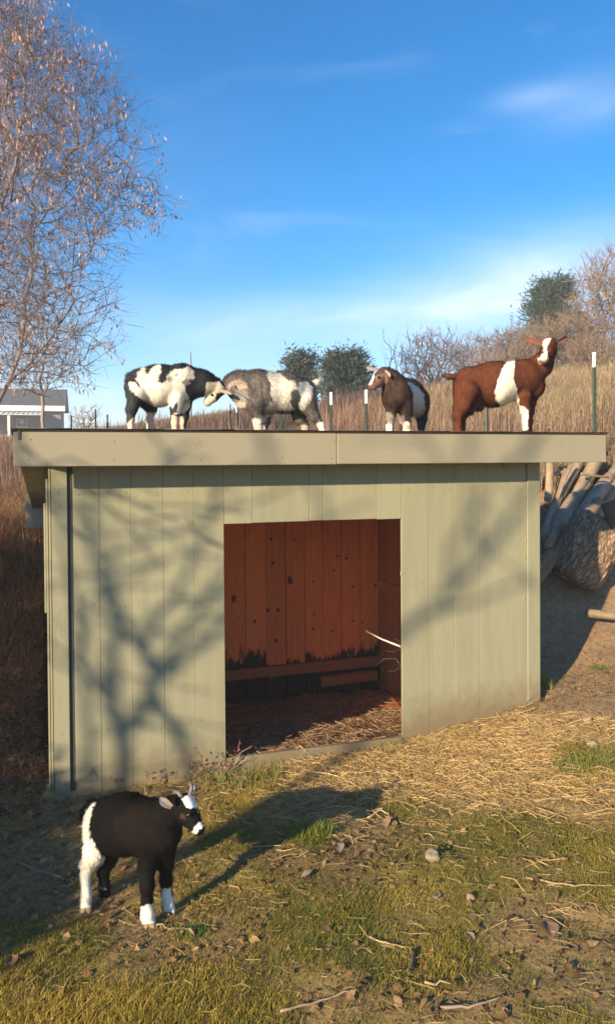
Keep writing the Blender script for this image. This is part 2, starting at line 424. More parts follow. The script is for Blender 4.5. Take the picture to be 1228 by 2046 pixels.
def lerp(a, b, t): return a + (np.asarray(b) - a) * t[..., None]
def ground_color(x, y, z):
    px, py, u, d, straw, soil, leaf, grass = zones(x, y, z)
    c = np.ones(x.shape + (3,)) * np.array([.26, .185, .07])
    c = lerp(c, [.17, .115, .05], leaf)
    c = lerp(c, [.24, .165, .09], soil)
    c = lerp(c, [.42, .29, .125], straw * .85)
    c = lerp(c, [.20, .165, .035], grass * .8)
    right = smooth(2.6, 3.3, u) * smooth(-.9, .1, d)
    c = lerp(c, [.25, .165, .095], right * (1 - grass))
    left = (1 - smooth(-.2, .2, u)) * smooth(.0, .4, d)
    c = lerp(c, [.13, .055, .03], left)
    field = smooth(2.0, 3.2, d)
    fc = lerp(np.ones(x.shape + (3,)) * np.array([.21, .135, .09]), [.28, .19, .095], smooth(.0, .25, x / np.maximum(y, 2)))
    gf = smooth(.05, .0, np.abs(x / np.maximum(y, 2) + .01)) * smooth(9, 12, y)
    fc = lerp(fc, [.16, .15, .05], gf * .7)
    c = lerp(c, fc, field)
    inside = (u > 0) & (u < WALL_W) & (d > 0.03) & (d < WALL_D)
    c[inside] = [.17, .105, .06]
    c *= (.75 + .5 * fbm(x * 5, y * 5, 0, 4, 61))[..., None]
    return c
gx = axis(-120, 120, -2.9, 3.2, .028, 1.09); gy = axis(-50, 120, 2.0, 7.2, .028, 1.07)
GX, GY = np.meshgrid(gx, gy, indexing='ij')
GZ = gz(GX, GY)
gv = np.stack([GX, GY, GZ], -1).reshape(-1, 3)
ii, jj = np.meshgrid(np.arange(len(gx) - 1), np.arange(len(gy) - 1), indexing='ij'); ny = len(gy)
gf_ = np.stack([ii * ny + jj, (ii + 1) * ny + jj, (ii + 1) * ny + jj + 1, ii * ny + jj + 1], -1).reshape(-1, 4)
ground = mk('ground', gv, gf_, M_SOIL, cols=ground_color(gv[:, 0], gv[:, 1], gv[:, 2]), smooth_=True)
tag(ground, 'rough yard of soil, worn grass and trodden straw rising into a bank and field', None, None, 'structure')

# ------------------------------------------------------------------ the shed
shed = empty('goat_shed', (SX0, SY0, 0), YAW)
tag(shed, 'low sage green board shed with a square doorway and flat sloping roof', 'shed')
def px_u(px, py=1200, d=0.0):
    lo, hi = -1.0, 5.0
    for _ in range(40):
        m = (lo + hi) / 2; p = shed_w(m, d, 1.7)
        z = 1.0
        q = proj(shed_w(m, d, 1.7 - (py - 928) / F * shed_w(m, d)[1]))[0]
        if q < px: lo = m
        else: hi = m
    return (lo + hi) / 2
DZ = 1.3595; DU0, DU1 = .9471, 2.068
TOPZ = 1.74
fr = []
edges = [(109, 137), (148, 200), (200, 263), (263, 327), (327, 387), (387, None)]
for i, (a, b) in enumerate(edges):
    u0 = 0.0 if i == 0 else px_u(a); u1 = DU0 if b is None else px_u(b)
    box('board', (u0 + .0007, -.019 + random.uniform(-.001, .0006), -.42), (u1 - .0007, 0, TOPZ), M_PAINT, shed, .0016, .0006)
seams = [445, 502, 615, 642, 750]
us = [px_u(s, 1005) for s in seams] + [DU1]
us[0] = DU0
for i in range(len(us) - 1):
    box('board', (us[i] + .0007, -.019 + random.uniform(-.001, .0006), DZ + random.uniform(-.004, .004)), (us[i + 1] - .0007, 0, TOPZ), M_PAINT, shed, .0016, .0005)
seams = [801, 853, 905, 954, 1048]
us = [DU1] + [px_u(s) for s in seams[1:]]
for i in range(len(us) - 1):
    box('board', (us[i] + .0007, -.019 + random.uniform(-.001, .0006), -.4), (us[i + 1] - .0007, 0, TOPZ), M_PAINT, shed, .0016, .0006)
box('corner_trim', (us[-1] + .001, -.030, -.4), (WALL_W + .012, 0, TOPZ), M_PAINT, shed, .003)
# left side cladding: edge-on sheets of uneven length that stand a little proud of the corner
def side_board(u0, u1, d0, d1, z0, top, mat):
    bm = bmesh.new(); vs = []
    for x_ in (u0, u1):
        for (dd, zz) in ((d0, z0), (d1, z0), (d1, min(top, roof_z(d1) - .119)), (d0, min(top, roof_z(d0) - .119))): vs.append(bm.verts.new((x_, dd, zz)))
    for q in ((3, 2, 1, 0), (4, 5, 6, 7), (0, 1, 5, 4), (1, 2, 6, 5), (2, 3, 7, 6), (3, 0, 4, 7)): bm.faces.new([vs[i] for i in q])
    bmesh.ops.bevel(bm, geom=bm.edges[:], offset=.002, segments=1, affect='EDGES')
    return bmobj('side_board', bm, mat, shed)
for k, (o, z0, z1) in enumerate(((.0, -.45, 1.9), (.014, -.45, 1.63), (.026, .9, 1.50))):
    side_board(-.014 - o, -.003 - o, -.004 + k * .004, WALL_D, z0, z1, M_PAINT)
side_board(WALL_W + .002, WALL_W + .014, .012, WALL_D, -.45, 1.9, M_PAINT)
side_board(-.0015, .0015, .012, WALL_D - .03, -.45, 1.9, M_PINE); side_board(WALL_W - .0025, WALL_W + .0005, .012, WALL_D - .03, -.45, 1.9, M_PINE)
# corner posts and frame behind the boards
box('corner_post', (.003, .002, -.45), (.092, .09, 1.68), M_PINE, shed, .003)
box('corner_post', (WALL_W - .092, .002, -.45), (WALL_W - .003, .09, 1.68), M_PINE, shed, .003)
box('gap_shade_strip', (px_u(138) - .002, -.006, -.45), (px_u(148) + .002, .001, TOPZ), material('gap_shade_dark', (.05, .055, .05), .9), shed, 0)  # dark strip coloured as the shade inside the open gap between boards
box('door_post', (DU0 - .10, .002, -.45), (DU0 - .012, .06, 1.6), M_PINE, shed, .003)
box('door_post', (DU1 + .07, .002, -.45), (DU1 + .14, .05, 1.6), M_PINE, shed, .003)
box('door_header', (DU0 - .011, .002, DZ + .01), (DU1 + .011, .04, DZ + .10), M_PINE, shed, .003)
sl = box('door_sill', (DU0 + .002, -.021, -.4), (DU1 - .002, .012, -.012), M_PAINT, shed, .004, .002)
# roof: felt deck on a boarded underside, fascia boards all round
RU0, RU1, RD0, RD1 = -.176, 3.408, -.226, 1.79
def slab(name, u0, u1, d0, d1, t0, t1, mat, bev=.002):
    bm = bmesh.new(); vs = []
    for zt in (t0, t1):
        for (uu, dd) in ((u0, d0), (u1, d0), (u1, d1), (u0, d1)):
            vs.append(bm.verts.new((uu, dd, roof_z(dd) + zt)))
    for f in ((3, 2, 1, 0), (4, 5, 6, 7), (0, 1, 5, 4), (1, 2, 6, 5), (2, 3, 7, 6), (3, 0, 4, 7)): bm.faces.new([vs[i] for i in f])
    return bmobj(name, bm, mat, shed)
slab('roof', RU0 - .010, WALL_W + .05, RD0 - .025, RD1 + .03, -.006, .0, M_ROOF)
slab('roof_lip', WALL_W + .051, RU1 + .008, RD0 - .028, RD0 + .10, -.006, .0, M_ROOF)
slab('soffit', RU0 + .02, WALL_W + .045, RD0 + .003, RD1 - .003, -.118, -.014, M_PLY)
# shingle edges that lift and drop along the front of the deck
e_parts = []; uu = RU0 - .012
while uu < RU1:
    L = random.uniform(.18, .5); h = random.uniform(.001, .004); v1 = min(uu + L, RU1 + .01)
    b = np.array([[uu, -.266, 0], [v1, -.266, 0], [v1, 0, 0], [uu, 0, 0], [uu, -.266, h], [v1, -.266, h], [v1, 0, h], [uu, 0, h]])
    for r_ in b: r_[2] += roof_z(r_[1]) + .0005
    e_parts.append((b, np.array([[0, 1, 5, 4], [4, 5, 6, 7], [1, 2, 6, 5], [3, 0, 4, 7], [2, 3, 7, 6]])))
    uu = v1 + .002
v, f, _ = join(e_parts); mk('roof_edge', v, f, M_ROOF, shed)
uj = px_u(673, 900, -.246)
f1 = box('fascia', (RU0, -.247, 1.698), (uj - .0015, -.2275, 1.876), M_FASCIA, shed, .003, .001)
f2 = box('fascia', (uj + .0015, -.2485, 1.700), (RU1, -.2275, 1.876), M_FASCIA, shed, .003, .001)
box('back_fascia', (RU0 - .03, RD1 + .002, 1.235), (WALL_W + .05, RD1 + .02, roof_z(RD1) - .014), M_FASCIA, shed, .003)
for (uu, s) in ((RU0 + .0, 1), (WALL_W + .046, 1)):
    bm = bmesh.new(); vs = []
    for x_ in (uu, uu + .018):
        for (dd, o) in ((RD0, -.05), (RD1, -.05), (RD1, -.0135), (RD0, -.0135)): vs.append(bm.verts.new((x_, dd, roof_z(dd) + o)))
    for q in ((0, 1, 2, 3), (7, 6, 5, 4), (0, 4, 5, 1), (1, 5, 6, 2), (2, 6, 7, 3), (3, 7, 4, 0)): bm.faces.new([vs[i] for i in q])
    bmobj('side_fascia', bm, M_FASCIA, shed)
# hook under the fascia on the right and the scrap of felt at the left end
V, f = polytube([shed_w(0, 0)[:0].tolist() or (px_u(997, 930), -.03, 1.70), (px_u(997, 930), -.032, 1.675), (px_u(997, 930) + .012, -.034, 1.662), (px_u(997, 930) + .022, -.034, 1.672)], .003, 6)
mk('hook', V, f, M_WIRE, shed)
box('felt_scrap', (RU0 + .022, -.252, 1.835), (RU0 + .034, -.2475, 1.880), M_ROOF, shed, .001)
# inside: back wall of pine boards, right partition, rails, knots and mould
IB = WALL_D - .03; PU = 1.40
def in_px(px, py, d=IB):
    """shed coordinates of a photo pixel on the plane d"""
    dr = FW + RT * ((px - CX) / F) + UP * ((CY - py) / F)
    nrm = np.array([-sS, cS, 0]); p0 = shed_w(0, d)
    t = ((p0 - EYE) @ nrm) / (dr @ nrm); p = EYE + dr * t
    u, _ = loc_ud(p[0], p[1]); return u, p[2]
bs = [350, 397, 446, 490, 531, 571, 609, 645, 682, 720, 757]
bu = [in_px(s, 1200)[0] for s in bs]
PU = bu[-1]
bu = [0.1, .28] + [b for b in bu if b > .30]
boards_in = []
for i in range(len(bu) - 1):
    boards_in.append(box('pine_board', (bu[i] + .002, IB + random.uniform(-.003, .003), -.40), (bu[i + 1] - .002, IB + .02, 1.40), M_PINEIN, shed, .0025, .002))
box('back_panel', (.02, IB + .022, -.45), (WALL_W - .02, IB + .034, 1.36), M_MOULD, shed, 0)
def rail_between(name, a, b, d0, d1, h, mat):
    (u0, z0), (u1, z1) = a, b
    bm = bmesh.new(); vs = []
    for d_ in (d0, d1):
        for (uu, zz) in ((u0, z0 - h / 2), (u1, z1 - h / 2), (u1, z1 + h / 2), (u0, z0 + h / 2)): vs.append(bm.verts.new((uu, d_, zz)))
    for q in ((0, 1, 2, 3), (7, 6, 5, 4), (0, 4, 5, 1), (1, 5, 6, 2), (2, 6, 7, 3), (3, 7, 4, 0)): bm.faces.new([vs[i] for i in q])
    bmesh.ops.bevel(bm, geom=bm.edges[:], offset=.003, segments=1, affect='EDGES')
    return bmobj(name, bm, mat, shed)
rail_between('bottom_rail', in_px(440, 1352, IB - .05), in_px(770, 1320, IB - .05), IB - .05, IB - .008, .085, M_RAIL)
rail_between('bottom_rail', in_px(640, 1362, IB - .09), in_px(752, 1348, IB - .09), IB - .12, IB - .055, .075, M_RAIL)
for (px, py, a, b_) in ((545, 1125, .021, .016), (580, 1160, .026, .045), (542, 1078, .016, .02), (468, 1196, .024, .036), (625, 1162, .010, .010), (674, 1111, .016, .014), (692, 1116, .015, .012), (667, 1140, .012, .011),
                        (705, 1172, .010, .013), (749, 1170, .013, .012), (535, 1220, .018, .018), (556, 1219, .017, .020), (509, 1241, .016, .019), (628, 1228, .009, .009), (625, 1256, .015, .010), (663, 1261, .012, .012),
                        (706, 1240, .011, .013), (724, 1243, .009, .010), (551, 1280, .019, .020), (588, 1078, .010, .012), (609, 1188, .007, .009), (478, 1235, .007, .008)):
    u, z = in_px(px, py, IB - .004)
    n = 11; ang = np.arange(n) * 2 * math.pi / n; rr = 1 + RNG.uniform(-.22, .22, n); tilt = RNG.uniform(-.4, .4)
    ex, ez = a * .85 * rr * np.cos(ang), b_ * .85 * rr * np.sin(ang)
    ring = np.stack([u + ex + ez * tilt * .4, np.full(n, IB - .0045), z + ez], -1)
    v = np.concatenate([ring, ring + [0, .006, 0]])
    k = np.arange(n)
    mk('knot', v, [k[None], np.stack([k, k + n, (k + 1) % n + n, (k + 1) % n], -1)], M_KNOT, shed)
# right partition inside the doorway
for k in range(9):
    d0 = .10 + k * .185
    box('partition_board', (PU, d0, -.3), (PU + .018, d0 + .182, 1.38), M_PINE, shed, .002, .002) if d0 + .182 > IB - .85 else None
rp = box('partition_post', (PU - .04, IB - .86, -.3), (PU + .0, IB - .80, 1.40), M_PINE, shed, .003)
box('partition_rail', (PU - .03, IB - .79, .62), (PU - .001, IB - .05, .70), M_PINE, shed, .003)
M_NAIL = material('nail_head', (.16, .125, .09), .6, noise=.3, nscale=200)
a_ = np.arange(8) * math.pi / 4; nv_ = np.concatenate([np.stack([.0032 * np.cos(a_), np.zeros(8), .0032 * np.sin(a_)], -1), np.stack([.0026 * np.cos(a_), np.full(8, -.0016), .0026 * np.sin(a_)], -1)]); k_ = np.arange(8)
nail_me = mk('nail', nv_, [np.stack([k_, (k_ + 1) % 8, (k_ + 1) % 8 + 8, k_ + 8], -1), (k_ + 8)[None]], M_NAIL, link=False)
for px_ in (122, 160, 190, 212, 252, 275, 316, 338, 377, 398, 435, 815, 842, 865, 895, 916, 944, 968, 1000, 1036):
    uu = px_u(px_)
    for zz in (.22, .93, 1.54):
        o = bpy.data.objects.new('nail', nail_me); COL.objects.link(o); o.parent = shed; o.location = (uu + random.uniform(-.006, .006), -.0195, zz + random.uniform(-.02, .02))
for px_ in (60, 230, 400, 560, 664, 682, 820, 980, 1120, 1190):
    for zz in (1.735, 1.83):
        o = bpy.data.objects.new('nail', nail_me); COL.objects.link(o); o.parent = shed; o.location = (px_u(px_, 900, -.246) + random.uniform(-.01, .01), -.2475 if px_ < 673 else -.249, zz + random.uniform(-.01, .01))
# flaked bits of bare wood on the front
M_CHIP = material('bare_wood_chip', (.42, .37, .27), .8)
for (px, py, a, b_) in ((1048, 990, 3, 2), (1049, 1080, 2, 3), (1047, 1113, 3, 1.2), (1046, 1197, 2, 2), (801, 1146, 2, 6), (803, 1205, 1.5, 2), (271, 1168, 2, 1), (265, 1171, 1.5, 1), (277, 1166, 1, 1.5), (284, 1169, 1, .8), (414, 1030, 1.5, 1)):
    u, z = in_px(px, py, -.032 if px > 1040 else -.021)
    s_ = .7 / 330.
    box('paint_chip', (u - a * s_, -.0312 if px > 1040 else -.0212, z - b_ * s_), (u + a * s_, -.0305 if px > 1040 else -.0195, z + b_ * s_), M_CHIP, shed, .0008, .001)

# ------------------------------------------------------------------ goats
def surface_nets(D, org, h):
    ins = D < 0; nx, ny_, nz = D.shape
    cor = [(i, j, k) for i in (0, 1) for j in (0, 1) for k in (0, 1)]
    sl_ = lambda A, c: A[c[0]:nx - 1 + c[0], c[1]:ny_ - 1 + c[1], c[2]:nz - 1 + c[2]]
    cnt = sum(sl_(ins, c).astype(np.int8) for c in cor)
    act = (cnt > 0) & (cnt < 8)
    I = np.argwhere(act); idx = -np.ones(act.shape, np.int64); idx[act] = np.arange(len(I))
    acc = np.zeros((len(I), 3)); num = np.zeros(len(I))
    for a in cor:
        for ax in range(3):
            if a[ax]: continue
            b = list(a); b[ax] = 1
            da = D[I[:, 0] + a[0], I[:, 1] + a[1], I[:, 2] + a[2]]; db = D[I[:, 0] + b[0], I[:, 1] + b[1], I[:, 2] + b[2]]
            s = (da < 0) != (db < 0); t = np.where(s, da / np.where(da == db, 1, da - db), 0)
            p = np.array(a, float)[None].repeat(len(I), 0); p[:, ax] = t
            acc += p * s[:, None]; num += s
    V = (I + acc / num[:, None]) * h + org
    quads = []
    for ax in range(3):
        a2, a3 = (ax + 1) % 3, (ax + 2) % 3
        s0 = [slice(0, n) for n in D.shape]; s1 = list(s0); s0[ax] = slice(0, -1); s1[ax] = slice(1, None)
        A, B = ins[tuple(s0)], ins[tuple(s1)]
        E_ = np.argwhere(A != B); ok = (E_[:, a2] > 0) & (E_[:, a3] > 0) & (E_[:, a2] < D.shape[a2] - 1) & (E_[:, a3] < D.shape[a3] - 1)
        E_ = E_[ok]; fl = A[E_[:, 0], E_[:, 1], E_[:, 2]]
        def at(o2, o3):
            q = E_.copy(); q[:, a2] -= o2; q[:, a3] -= o3; return idx[q[:, 0], q[:, 1], q[:, 2]]
        Q = np.stack([at(1, 1), at(0, 1), at(0, 0), at(1, 0)], -1)
        Q[~fl] = Q[~fl][:, ::-1]; quads.append(Q)
    return V, np.concatenate(quads)
def sdf_body(prims, h, kk):
    pts = np.array([p[:3] for q in prims for p in (q[0], q[1])]); rr = np.array([p[3] for q in prims for p in (q[0], q[1])])
    lo = (pts - rr[:, None]).min(0) - .03; hi = (pts + rr[:, None]).max(0) + .03
    n = np.ceil((hi - lo) / h).astype(int) + 1
    D = np.full(n, .08, np.float32)
    axs = [lo[i] + np.arange(n[i]) * h for i in range(3)]
    for q in prims:
        a, b = np.array(q[0][:3]), np.array(q[1][:3]); ra, rb = q[0][3], q[1][3]; k = q[2] if len(q) > 2 else kk
        m = max(ra, rb) + k + .05
        s = []
        for i in range(3):
            i0 = max(int((min(a[i], b[i]) - m - lo[i]) / h), 0); i1 = min(int((max(a[i], b[i]) + m - lo[i]) / h) + 2, n[i]); s.append(slice(i0, i1))
        X = axs[0][s[0]][:, None, None]; Y = axs[1][s[1]][None, :, None]; Z = axs[2][s[2]][None, None, :]
        d = b - a; L2 = max(d @ d, 1e-9)
        t = np.clip(((X - a[0]) * d[0] + (Y - a[1]) * d[1] + (Z - a[2]) * d[2]) / L2, 0, 1)
        dist = np.sqrt((X - a[0] - t * d[0]) ** 2 + (Y - a[1] - t * d[1]) ** 2 + (Z - a[2] - t * d[2]) ** 2) - (ra + (rb - ra) * t)
        sub = D[tuple(s)]; hh = np.maximum(k - np.abs(sub - dist), 0) / k
        D[tuple(s)] = np.minimum(sub, dist) - hh * hh * k * .25
    return surface_nets(D, lo, h)
def in_poly(px, py, poly):
    r = np.zeros(px.shape, bool); n = len(poly)
    for i in range(n):
        x1, y1 = poly[i]; x2, y2 = poly[i - 1]
        if y1 == y2: continue
        c = ((y1 > py) != (y2 > py)) & (px < (x2 - x1) * (py - y1) / (y2 - y1) + x1); r ^= c
    return r
def zp(pts, x0, y0, s): return [(x0 + a / s, y0 + b / s) for a, b in pts]
def make_goat(name, label, group, prims, base_col, patches, hair_len, n_hair, flow, jitter=2.2, h=.005, kk=.03, ears=(), eyes=(), hair_fn=None, grizzle=.25, root=None):
    V, Q = sdf_body(prims, h, kk)
    ro = np.array(root) if root is not None else np.array([V[:, 0].mean(), V[:, 1].mean(), V[:, 2].min()])
    g = empty(name, ro); tag(g, label, 'goat', group)
    def coat(p):
        px, py = proj(p)
        j = (fbm(p[:, 0] * 38, p[:, 1] * 38, p[:, 2] * 38, 3, 77) - .5) * 2; j2 = (fbm(p[:, 0] * 38 + 9, p[:, 1] * 38, p[:, 2] * 38, 3, 78) - .5) * 2
        qx, qy = px + j * jitter * 2, py + j2 * jitter * 2
        c = np.ones((len(p), 3)) * np.array(base_col)
        g_ = fbm(p[:, 0] * 60, p[:, 1] * 60, p[:, 2] * 25, 3, 90)
        c *= (1 + (g_ - .5) * 2 * grizzle)[:, None]
        for poly, colr in patches: c[in_poly(qx, qy, poly)] = colr
        return c * (1 + (vnoise(p[:, 0] * 120, p[:, 1] * 120, p[:, 2] * 60, 12) - .5) * .22)[:, None]
    bc = coat(V)
    o = mk('body', V - ro, Q, M_COAT, g, cols=bc, smooth_=True)
    nr = np.empty(len(V) * 3, np.float32); o.data.vertices.foreach_get('normal', nr); nr = nr.reshape(-1, 3)
    # the coat: tapered strands that lie with the lie of the fur
    px, py = proj(V)
    pick = RNG.integers(0, len(V), n_hair)
    p0 = V[pick] + RNG.normal(0, h * .4, (n_hair, 3)); nn = nr[pick]
    ln = hair_len * RNG.uniform(.5, 1.3, n_hair) * (hair_fn(px[pick], py[pick]) if hair_fn else 1)
    keep = ln > .0015; p0, nn, ln, pick = p0[keep], nn[keep], ln[keep], pick[keep]; m = len(ln)
    fl = np.array(flow, float)[None] - nn * (nn @ np.array(flow, float))[:, None]
    dr = fl + nn * RNG.uniform(.25, .75, (m, 1)) + RNG.normal(0, .22, (m, 3)); dr /= np.linalg.norm(dr, axis=1, keepdims=True)
    sd_ = np.cross(dr, nn); sd_ /= np.linalg.norm(sd_, axis=1, keepdims=True) + 1e-9
    wd = np.minimum(ln * .09, .0016)[:, None]
    mid = p0 + dr * (ln * .55)[:, None]; tip = p0 + dr * ln[:, None] + np.array(flow)[None] * (ln * .35)[:, None]
    base_ = p0 - nn * .002
    HV = np.stack([base_ - sd_ * wd, base_ + sd_ * wd, mid + sd_ * wd * .7, mid - sd_ * wd * .7, tip], 1).reshape(-1, 3)
    b_ = (np.arange(m) * 5)[:, None]
    hc = np.repeat(coat(p0) * RNG.uniform(.75, 1.2, (m, 1)), 5, 0)
    mk('coat_hair', HV - ro, [b_ + np.array([[0, 1, 2, 3]]), b_ + np.array([[3, 2, 4]])], M_HAIR, g, cols=hc, normals=np.repeat((lambda q: q / np.linalg.norm(q, axis=1, keepdims=True))(nn + RNG.normal(0, .16, nn.shape)), 5, 0))
    for (bp, tp, wdt, fac, co, ci) in ears:
        bp, tp = np.array(bp), np.array(tp); ax = tp - bp; L = np.linalg.norm(ax); ax /= L
        fv = np.array(fac, float); fv -= ax * (fv @ ax); fv /= np.linalg.norm(fv); sv = np.cross(ax, fv)
        A, B = 9, 7; vs = []
        for layer in (0, 1):
            for i in range(A):
                t = i / (A - 1); w_ = wdt * (.55 + 1.1 * t) * (1 - t ** 2.6) ** .6 if t < .999 else wdt * .02
                for j in range(B):
                    s_ = (j / (B - 1) - .5) * 2
                    vs.append(bp + ax * L * t + sv * s_ * w_ * .62 + fv * (abs(s_) ** 2 * w_ * .45 - t * t * L * .08 - layer * .0045 * (1 - abs(s_) ** 4) - .001 * layer))
        k = A * B; qs = []
        for i in range(A - 1):
            for j in range(B - 1):
                a0 = i * B + j; qs.append((a0, a0 + 1, a0 + B + 1, a0 + B)); qs.append((k + a0 + B, k + a0 + B + 1, k + a0 + 1, k + a0))
        for i in range(A - 1):
            qs.append((i * B, (i + 1) * B, k + (i + 1) * B, k + i * B)); qs.append(((i + 1) * B + B - 1, i * B + B - 1, k + i * B + B - 1, k + (i + 1) * B + B - 1))
        cols = np.concatenate([np.tile(ci, (k, 1)), np.tile(co, (k, 1))])
        mk('ear', np.array(vs) - ro, np.array(qs), M_SKIN, g, cols=cols, smooth_=True)
    for (ep, er) in eyes:
        bm = bmesh.new(); bmesh.ops.create_uvsphere(bm, u_segments=14, v_segments=9, radius=er)
        e = bmobj('eye', bm, M_EYE, g, True); e.location = tuple(np.array(ep) - ro)
    return g, ro
def RP(px, py, dd):
    """a point over the roof: photo pixel on the vertical plane d = dd of the shed"""
    u, z = in_px(px, py, dd); return shed_w(u, dd, z)
def rprim(d0, sc, a, b, k=None):
    r = []
    for (px, py, dl, rad) in (a, b):
        p = RP(px, 800 if py is None else py, d0 + dl)
        if py is None: p[2] = roof_z(d0 + dl) + rad / F * p[1] * .55 + .002
        r.append((p[0], p[1], p[2], rad * (.925 if rad > 20 else .86 if (k == .02 and rad <= 12) else .96) * p[1] / F))
    return (r[0], r[1], k) if k else (r[0], r[1])
def chain(d0, pts, k=None): return [rprim(d0, 1, pts[i], pts[i + 1], k) for i in range(len(pts) - 1)]
G_ROOF = 'goats standing on the shed roof'
UAX = np.array([cS, sS, 0.0])
WHT = (.82, .78, .68); CRM = (.72, .52, .40)

# goat 1: black and white, left of the butting pair, facing right
d0 = -.06
pr = chain(d0, [(284, 766, 0, 32), (316, 771, 0, 43), (358, 767, 0, 37), (376, 779, 0, 25)])
pr += chain(d0, [(366, 760, 0, 32), (402, 766, 0, 26), (430, 773, 0, 18)])
pr += chain(d0, [(436, 778, 0, 16), (425, 792, 0, 12), (414, 803, 0, 7.5)], .014) + chain(d0, [(426, 790, 0, 10), (416, 806, 0, 6)], .012)
pr += chain(d0, [(274, 786, -.05, 22), (263, 818, -.055, 12), (261, 838, -.055, 7.5), (261, None, -.06, 6.5)], .02)
pr += chain(d0, [(290, 796, .05, 20), (303, 818, .06, 11), (299, 838, .06, 7.5), (298, None, .06, 6.5)], .02)
pr += chain(d0, [(352, 795, -.06, 17), (350, 828, -.06, 9), (349, 845, -.06, 6.5), (349, None, -.06, 7)], .02)
pr += chain(d0, [(370, 797, .06, 17), (369, 832, .06, 8.5), (366, 845, .06, 6), (365, None, .06, 6.5)], .02)
pr += chain(d0, [(259, 752, 0, 7), (254, 772, -.01, 5), (254, 792, -.01, 3)], .015)
Z1 = lambda p: zp(p, 240, 710, 5.582)
pat = [(Z1([(205, 190), (275, 125), (300, 190), (330, 215), (345, 170), (375, 125), (450, 105), (470, 180), (430, 240), (436, 285), (475, 305), (520, 270), (520, 220), (630, 150), (770, 120), (825, 175), (835, 250), (770, 260), (710, 285), (730, 330), (735, 410), (770, 470), (790, 560),
             (720, 640), (610, 660), (570, 560), (520, 585), (430, 590), (350, 550), (290, 520), (190, 450), (105, 360), (105, 295), (160, 295), (200, 345), (225, 370), (232, 340), (195, 290)]), WHT),
       (Z1([(600, 240), (650, 200), (655, 212), (640, 225)]), (.06, .06, .07)), (Z1([(530, 240), (580, 235), (585, 270), (540, 275)]), (.35, .33, .30)),
       (Z1([(590, 560), (640, 520), (650, 640), (590, 650)]), (.05, .05, .055)), (Z1([(690, 300), (740, 250), (790, 300), (730, 350)]), (.3, .28, .26)),
       (Z1([(960, 300), (1100, 290), (1180, 370), (1160, 420), (1100, 420), (1060, 460), (1070, 520), (960, 580), (900, 520), (950, 430)]), (.70, .60, .45)),
       (Z1([(1070, 420), (1110, 430), (1130, 480), (1080, 500)]), (.05, .05, .05)),
       (Z1([(295, 625), (420, 640), (400, 900), (270, 900)]), CRM), (Z1([(75, 760), (150, 680), (160, 920), (60, 920)]), CRM),
       (Z1([(570, 660), (660, 690), (665, 940), (560, 940)]), CRM), (Z1([(660, 680), (705, 680), (715, 940), (660, 940)]), CRM), (Z1([(930, 540), (985, 520), (985, 590), (920, 590)]), (.62, .42, .34))]
hf = lambda px, py: np.where(px > 440, .3, np.where((px > 408) & (py > 770), .35, np.where(py > 825, .35, np.where((py < 760), 1.15, .6))))
make_goat('goat', 'black and white goat at left of the butting pair on the roof, facing right', G_ROOF, pr, (.040, .044, .052), pat, .013, 40000, -UAX * .55 + np.array([0, 0, -.75]), 1.6, .005, .03,  # black base lifted towards blue-grey to stand for lens glare
          ears=[(RP(437, 781, d0 - .05), RP(463, 787, d0 - .085), .017, (0, -1, .5), (.30, .22, .18), (.34, .24, .2)), (RP(432, 773, d0 + .05), RP(452, 764, d0 + .10), .02, (0, -1, .2), (.2, .18, .17), (.5, .36, .3))],
          eyes=[(RP(423, 789, d0 - .036), .0085)], hair_fn=hf)

# goat 2: roan grey with white flank, right of the butting pair, facing left
d0 = -.06
pr = chain(d0, [(600, 786, 0, 32), (570, 784, 0, 42), (524, 783, 0, 42), (500, 792, 0, 30)])
pr += chain(d0, [(508, 772, 0, 34), (480, 767, 0, 26), (466, 767, 0, 20)]) + chain(d0, [(462, 769, 0, 17.5), (473, 788, 0, 14), (484, 807, 0, 9.6)], .012)
pr += chain(d0, [(462, 776, 0, 14.5), (484, 812, 0, 6)], .012)
pr += chain(d0, [(610, 800, -.05, 24), (626, 830, -.06, 12), (640, 847, -.06, 7.5), (646, None, -.06, 7)], .02)
pr += chain(d0, [(594, 806, .05, 22), (598, 836, .05, 12.5), (609, 850, .05, 8.5), (611, None, .05, 8)], .02)
pr += chain(d0, [(508, 808, -.05, 20), (514, 836, -.05, 11), (516, 850, -.05, 9.5), (517, None, -.05, 10)], .02)
pr += chain(d0, [(530, 808, .06, 18), (532, 840, .06, 9), (527, 852, .06, 7), (526, None, .06, 7.5)], .02)
pr += chain(d0, [(624, 772, 0, 7), (632, 764, 0, 6), (638, 756, 0, 3)], .015)
Z2 = lambda p: zp(p, 430, 710, 5.117)
